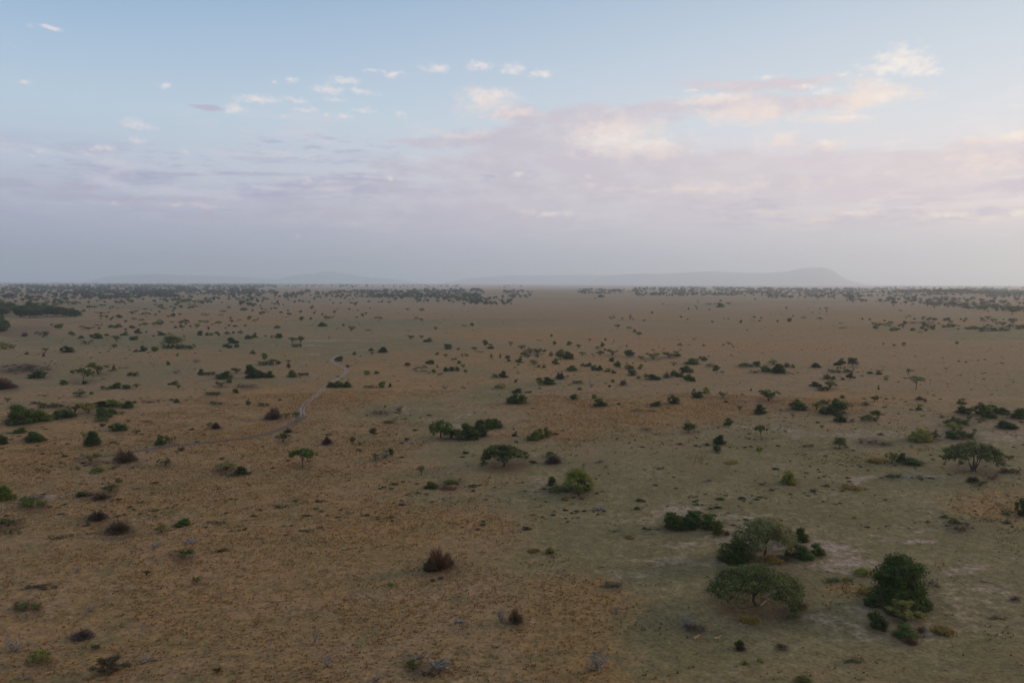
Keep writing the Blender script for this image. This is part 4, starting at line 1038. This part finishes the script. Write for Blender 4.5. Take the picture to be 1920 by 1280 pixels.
def quadruped(L, Hs, deep, thin, neck_up, headdrop, mat, name, grazing=False):
    """body along +X, metres: L body length, Hs shoulder height"""
    b = Hs - deep
    v, e, r = [], [], []
    def add(p, rad, link_to=None):
        v.append(p); r.append(rad)
        if link_to is not None: e.append((link_to, len(v) - 1))
        return len(v) - 1
    p0 = add((-L * .45, 0, Hs - deep * .95), (deep * .75, deep * .62))
    p1 = add((-L * .15, 0, Hs - deep * 1.15), (deep * .95, deep * .72), p0)
    p2 = add((L * .18, 0, Hs - deep * 1.15), (deep * 1.05, deep * .78), p1)
    p3 = add((L * .42, 0, Hs - deep * .90), (deep * .95, deep * .62), p2)
    nk = add((L * .62, 0, Hs - deep * .6 + neck_up * .5), deep * .5, p3)
    hd = add((L * .76, 0, Hs - deep * .4 + neck_up), deep * .40, nk)
    mz = add((L * .76 + deep * 1.0, 0, Hs - deep * .4 + neck_up - headdrop), deep * .24, hd)
    for s in (-1, 1):
        add((L * .74, s * deep * .62, Hs - deep * .25 + neck_up), deep * .12, hd)          # ears
        sh = add((L * .36, s * deep * .42, b * .95), deep * .36, p3)
        kn = add((L * .37, s * deep * .42, b * .48), thin * 1.25, sh); ft = add((L * .36, s * deep * .42, .02), thin, kn)
        hp = add((-L * .42, s * deep * .40, b * .95), deep * .40, p0)
        hk = add((-L * .52, s * deep * .40, b * .5), thin * 1.2, hp); hf = add((-L * .46, s * deep * .40, .02), thin, hk)
    t1 = add((-L * .56, 0, Hs - deep * 1.0), deep * .12, p0); add((-L * .60, 0, Hs * .5), deep * .08, t1)
    return skinned(name, v, e, r, [mat], 1)

buf = quadruped(1.9, 1.5, .44, .085, -.12, .42, M_HIDE, 'buffalo')
hb = MB()
for s in (-1, 1):
    hb.add(tube([[1.42, s * .05, 1.40], [1.42, s * .30, 1.28], [1.46, s * .50, 1.32], [1.48, s * .46, 1.52]], [.09, .07, .045, .015], 6))
hornm = hb.mesh('horns', [M_HORN], True)
herd = [(777, 693.5, 'leftmost, at the tail of the back row'), (781.5, 691.5, 'second from the left in the back row'), (785.5, 689.5, 'third from the left in the back row'), (789.5, 690.8, 'fourth from the left in the back row'),
        (793.2, 690.4, 'fifth from the left in the back row'), (796.5, 688.2, 'farthest back, sixth along the back row'), (800, 690.3, 'last on the right of the back row'),
        (781.2, 697, 'leftmost of the front row'), (789.7, 697.3, 'second of the front row'), (798.2, 697.8, 'third of the front row'), (803.8, 699.2, 'last on the right of the front row'),
        (813.2, 697, 'standing beside the light green bush'), (823.5, 703.4, 'left one of the two apart on the right'), (827.5, 702.6, 'right one of the two apart on the right')]
proto = None
for i, (a, b, lab) in enumerate(herd):
    x, y = at(a, b + .4)
    if proto is None:
        o = link('buffalo', buf); proto = o; hn = link('horns', hornm, o)
    else:
        o = proto.copy(); COL.objects.link(o); h2 = hn.copy(); COL.objects.link(h2); h2.parent = o
    o.location = (x, y, float(gz(x, y))); s = rr_.uniform(.98, 1.14) * (0.85 if i in (3, 10) else 1.0); o.scale = (s, s, s)
    o.rotation_euler = (0, 0, math.pi + rr_.normal() * .35 if i not in (8, 10, 13) else rr_.normal() * .3 - .3)
    tag(o, 'dark buffalo, ' + lab + ' of the herd' if 'row' not in lab else 'dark buffalo, ' + lab, 'buffalo', 'buffaloes of the herd on the plain')
ant = quadruped(.78, .78, .19, .032, .26, .04, M_TAN, 'gazelle')
ab = MB()
for s in (-1, 1): ab.add(tube([[.60, s * .04, .98], [.55, s * .06, 1.12], [.58, s * .08, 1.25]], [.018, .014, .005], 5))
ah = ab.mesh('horns', [M_HORN], True)
rb = MB(); rb.add(tube([[-.44, 0, .70], [-.475, 0, .62], [-.47, 0, .52], [-.42, 0, .46]], [.06, .12, .12, .06], 8)); rump = rb.mesh('rump_patch', [M_WHITE], True)
for a, b, rz, lab in ((1306, 1199, .5, 'small tan gazelle with white rump beside the grey brush heap'), (1346, 1200, .12, 'small tan gazelle walking right on the open grass, right-hand one')):
    x, y = at(a, b); o = link('gazelle', ant); link('horns', ah, o); link('rump_patch', rump, o)
    o.location = (x, y, 0); o.rotation_euler = (0, 0, rz); o.scale = (1.12,) * 3
    tag(o, lab, 'gazelle', 'gazelles by the acacias')

# pale fallen log and stones
def log(path_px, r0, label):
    pts = []
    for i, (a, b) in enumerate(path_px):
        x, y = at(a, b); pts.append([x, y, .12 + .25 * (i % 2) * .6])
    P_ = np.array(pts); c = P_[0].copy(); c[2] = 0; mb = MB(); mb.add(tube(P_ - c, np.linspace(r0, r0 * .3, len(P_)), 7))
    mid = (P_[1] - c)
    mb.add(tube([mid, mid + [.5, .6, .5], mid + [.8, 1.2, .9]], [r0 * .5, r0 * .35, .02], 5))
    o = link('fallen_branch', mb.mesh('fallen_branch', [M_DEADWOOD], True)); o.location = c; tag(o, label, 'branch')
log([(1838, 1088), (1850, 1092), (1864, 1094), (1884, 1101)], .16, 'long crooked fallen branch lying on open grass on the right')
log([(1425, 1136), (1436, 1128), (1450, 1118)], .2, 'dark fallen limb leaning under the nearer big umbrella acacia')
log([(700, 1279), (706, 1272), (714, 1266)], .12, 'pale bleached branch at the bottom edge in dry grass')
rs = np.random.default_rng(5)
for a, b, wp, lab in ((1757, 1098, 8, 'tan stone beside a brown tussock, right of the big round evergreen'), (1779, 1134, 5, 'small pale stone right of the big evergreen tree bushes'), (862, 1166, 12, 'pale weathered boulder among dead branches in the dry grass'),
                      (1404, 932, 6, 'pale stone on the green flat behind the green bush pair'), (1720, 879, 5, 'small pale stone left of the multi-stemmed acacia')):
    bm_s = wp * math.hypot(*at(a, b)) / FPX / 2
    u = unit(90, 0, rs); 
    import bmesh
    bm = bmesh.new()
    for p in u: bm.verts.new(Vector(p * rs.uniform(.8, 1.1)) * bm_s)
    bmesh.ops.convex_hull(bm, input=bm.verts)
    for v in [v for v in bm.verts if not v.link_faces]: bm.verts.remove(v)
    me = bpy.data.meshes.new('stone'); bm.to_mesh(me); bm.free(); me.materials.append(M_STONE)
    o = link('stone', me); x, y = at(a, b); o.location = (x, y, bm_s * .2); o.scale = (1, .8, .55); tag(o, lab, 'stone')

# ---------------------------------------------------------------- labels that single out
def shape_word(kind, wp, hp):
    q = hp / wp
    if kind in 'AV': return ''
    if q < .33: return 'low spreading '
    if q > 1.05: return 'upright '
    if q > .78: return 'rounded '
    return ''
def size_word(wp, py):
    m = wp / max(8, (py - 532) * .11)
    return 'large ' if m > 1.5 else ('small ' if m < .7 else '')
todo = {}
for m in made:
    o, kind, px, py, wp, hp, group, label, _ = m
    if label:
        o['label'] = label
        if group: o['group'] = group
        continue
    best = min(LAND, key=lambda l: math.hypot((px - l[0]), (py - l[1]) * 2.2) + (1e6 if abs(px - l[0]) < 4 and abs(py - l[1]) < 6 else 0))
    dx, dy = px - best[0], (py - best[1]) * 2.2
    if abs(dx) > 1.6 * abs(dy): rel = 'left of ' if dx < 0 else 'right of '
    elif abs(dy) > 1.6 * abs(dx): rel = 'behind ' if dy < 0 else 'in front of '
    else: rel = ('behind and ' if dy < 0 else 'in front and ') + ('left of ' if dx < 0 else 'right of ')
    desc = size_word(wp, py) + shape_word(kind, wp, hp) + WORD[kind]
    todo.setdefault((desc, rel, best[2]), []).append((math.hypot(dx, dy), m))
ORD = ['nearest', 'second nearest', 'third nearest', 'fourth nearest', 'fifth nearest', 'sixth nearest', 'seventh nearest', 'eighth nearest', 'ninth nearest', 'tenth nearest', 'eleventh nearest', 'twelfth nearest']
PL = dict(bush='bushes dotting the plain', tree='trees standing on the open plain', shrub='dark scrub mats in the grass', tussock='dry tussocks')
for (desc, rel, land), L_ in todo.items():
    L_.sort(key=lambda t: t[0])
    for i, (dd, m) in enumerate(L_):
        o = m[0]
        s = desc + ' ' + rel + land
        if len(L_) > 1:
            s = desc + (', ' + ORD[min(i, 11)] + ' ' + rel + land)
            if len(s.split()) > 16: s = s.replace('large ', 'big ').replace('low spreading ', 'low ').replace('the multi-stemmed acacia', 'multi-stemmed acacia')
        wds = s.split()
        if len(wds) > 16:
            s = s.replace('behind and ', '').replace('in front and ', ''); 
            if len(s.split()) > 16: s = s.replace('low spreading', 'low')
        o['label'] = s
        o['group'] = m[6] or PL.get(o['category'], 'dead shrubs on the plain')
seen_l = {}
for m in made:
    if m[7]: continue
    o = m[0]; seen_l.setdefault(o['label'], []).append(m)
for s, ms in seen_l.items():
    if len(ms) > 1:
        ms.sort(key=lambda m: -m[4])
        for i, m in enumerate(ms[1:]):
            t = ('narrower ', 'smaller ', 'tiniest ')[min(i, 2)] + s
            m[0]['label'] = t if len(t.split()) < 17 else t.replace('behind and ', '').replace('in front and ', '')

for m in made:
    o = m[0]; ws = o['label'].split()
    if len(ws) > 16:
        t = o['label'].replace(' of the two ', ' ').replace('behind and ', '').replace('in front and ', '').replace('of the dirt track', 'of the track').replace('the ', '')
        o['label'] = ' '.join(t.split()[:16])
lab_all = {}
for m in made: lab_all.setdefault(m[0]['label'], []).append(m)
print('shared', [(k, len(v)) for k, v in lab_all.items() if len(v) > 1])
# ---------------------------------------------------------------- haze
m, nt, out = newmat('haze')
pv = N(nt, 'ShaderNodeVolumePrincipled'); pv.inputs['Color'].default_value = HAZE_COL; pv.inputs['Density'].default_value = HAZE_D
pv.inputs['Anisotropy'].default_value = 0.45
nt.links.new(pv.outputs[0], out.inputs['Volume'])
try: m.cycles.homogeneous_volume = True
except Exception: pass
E_ = 47500; zt, zb = HAZE_TOP, -9.0
V = [(sx * E_, sy * E_, z_) for z_ in (zb, zt) for sx, sy in ((-1, -1), (1, -1), (1, 1), (-1, 1))]
q = [[0, 3, 2, 1], [4, 5, 6, 7], [0, 1, 5, 4], [1, 2, 6, 5], [2, 3, 7, 6], [3, 0, 4, 7]]
o = link('haze', mesh_from('haze', V, [q], [m])); tag(o, 'thin bluish dusty haze over the whole plain', 'haze', kind='stuff')

# ---------------------------------------------------------------- camera and render settings
cd = bpy.data.cameras.new('camera'); cam = bpy.data.objects.new('camera', cd); COL.objects.link(cam)
cd.sensor_width = 36; cd.lens = 36 * FPX / 1920; cd.clip_start = 1; cd.clip_end = 200000
M3 = Matrix((Vector(Rv), Vector(Uv), Vector(-Fv))).transposed()
cam.matrix_world = Matrix.Translation((0, 0, CAM_H)) @ M3.to_4x4()
SC.camera = cam
vs = SC.view_settings; vs.view_transform = 'Standard'; vs.look = 'None'; vs.gamma = 1; vs.exposure = EXPO; vs.use_curve_mapping = False
cy = SC.cycles
cy.use_denoising = True
try: cy.denoiser = 'OPENIMAGEDENOISE'
except Exception: pass
cy.volume_bounces = 2; cy.max_bounces = 6; cy.diffuse_bounces = 2; cy.transparent_max_bounces = 8; cy.glossy_bounces = 1
cy.sample_clamp_indirect = 4
cy.use_adaptive_sampling = True; cy.adaptive_threshold = 0.02
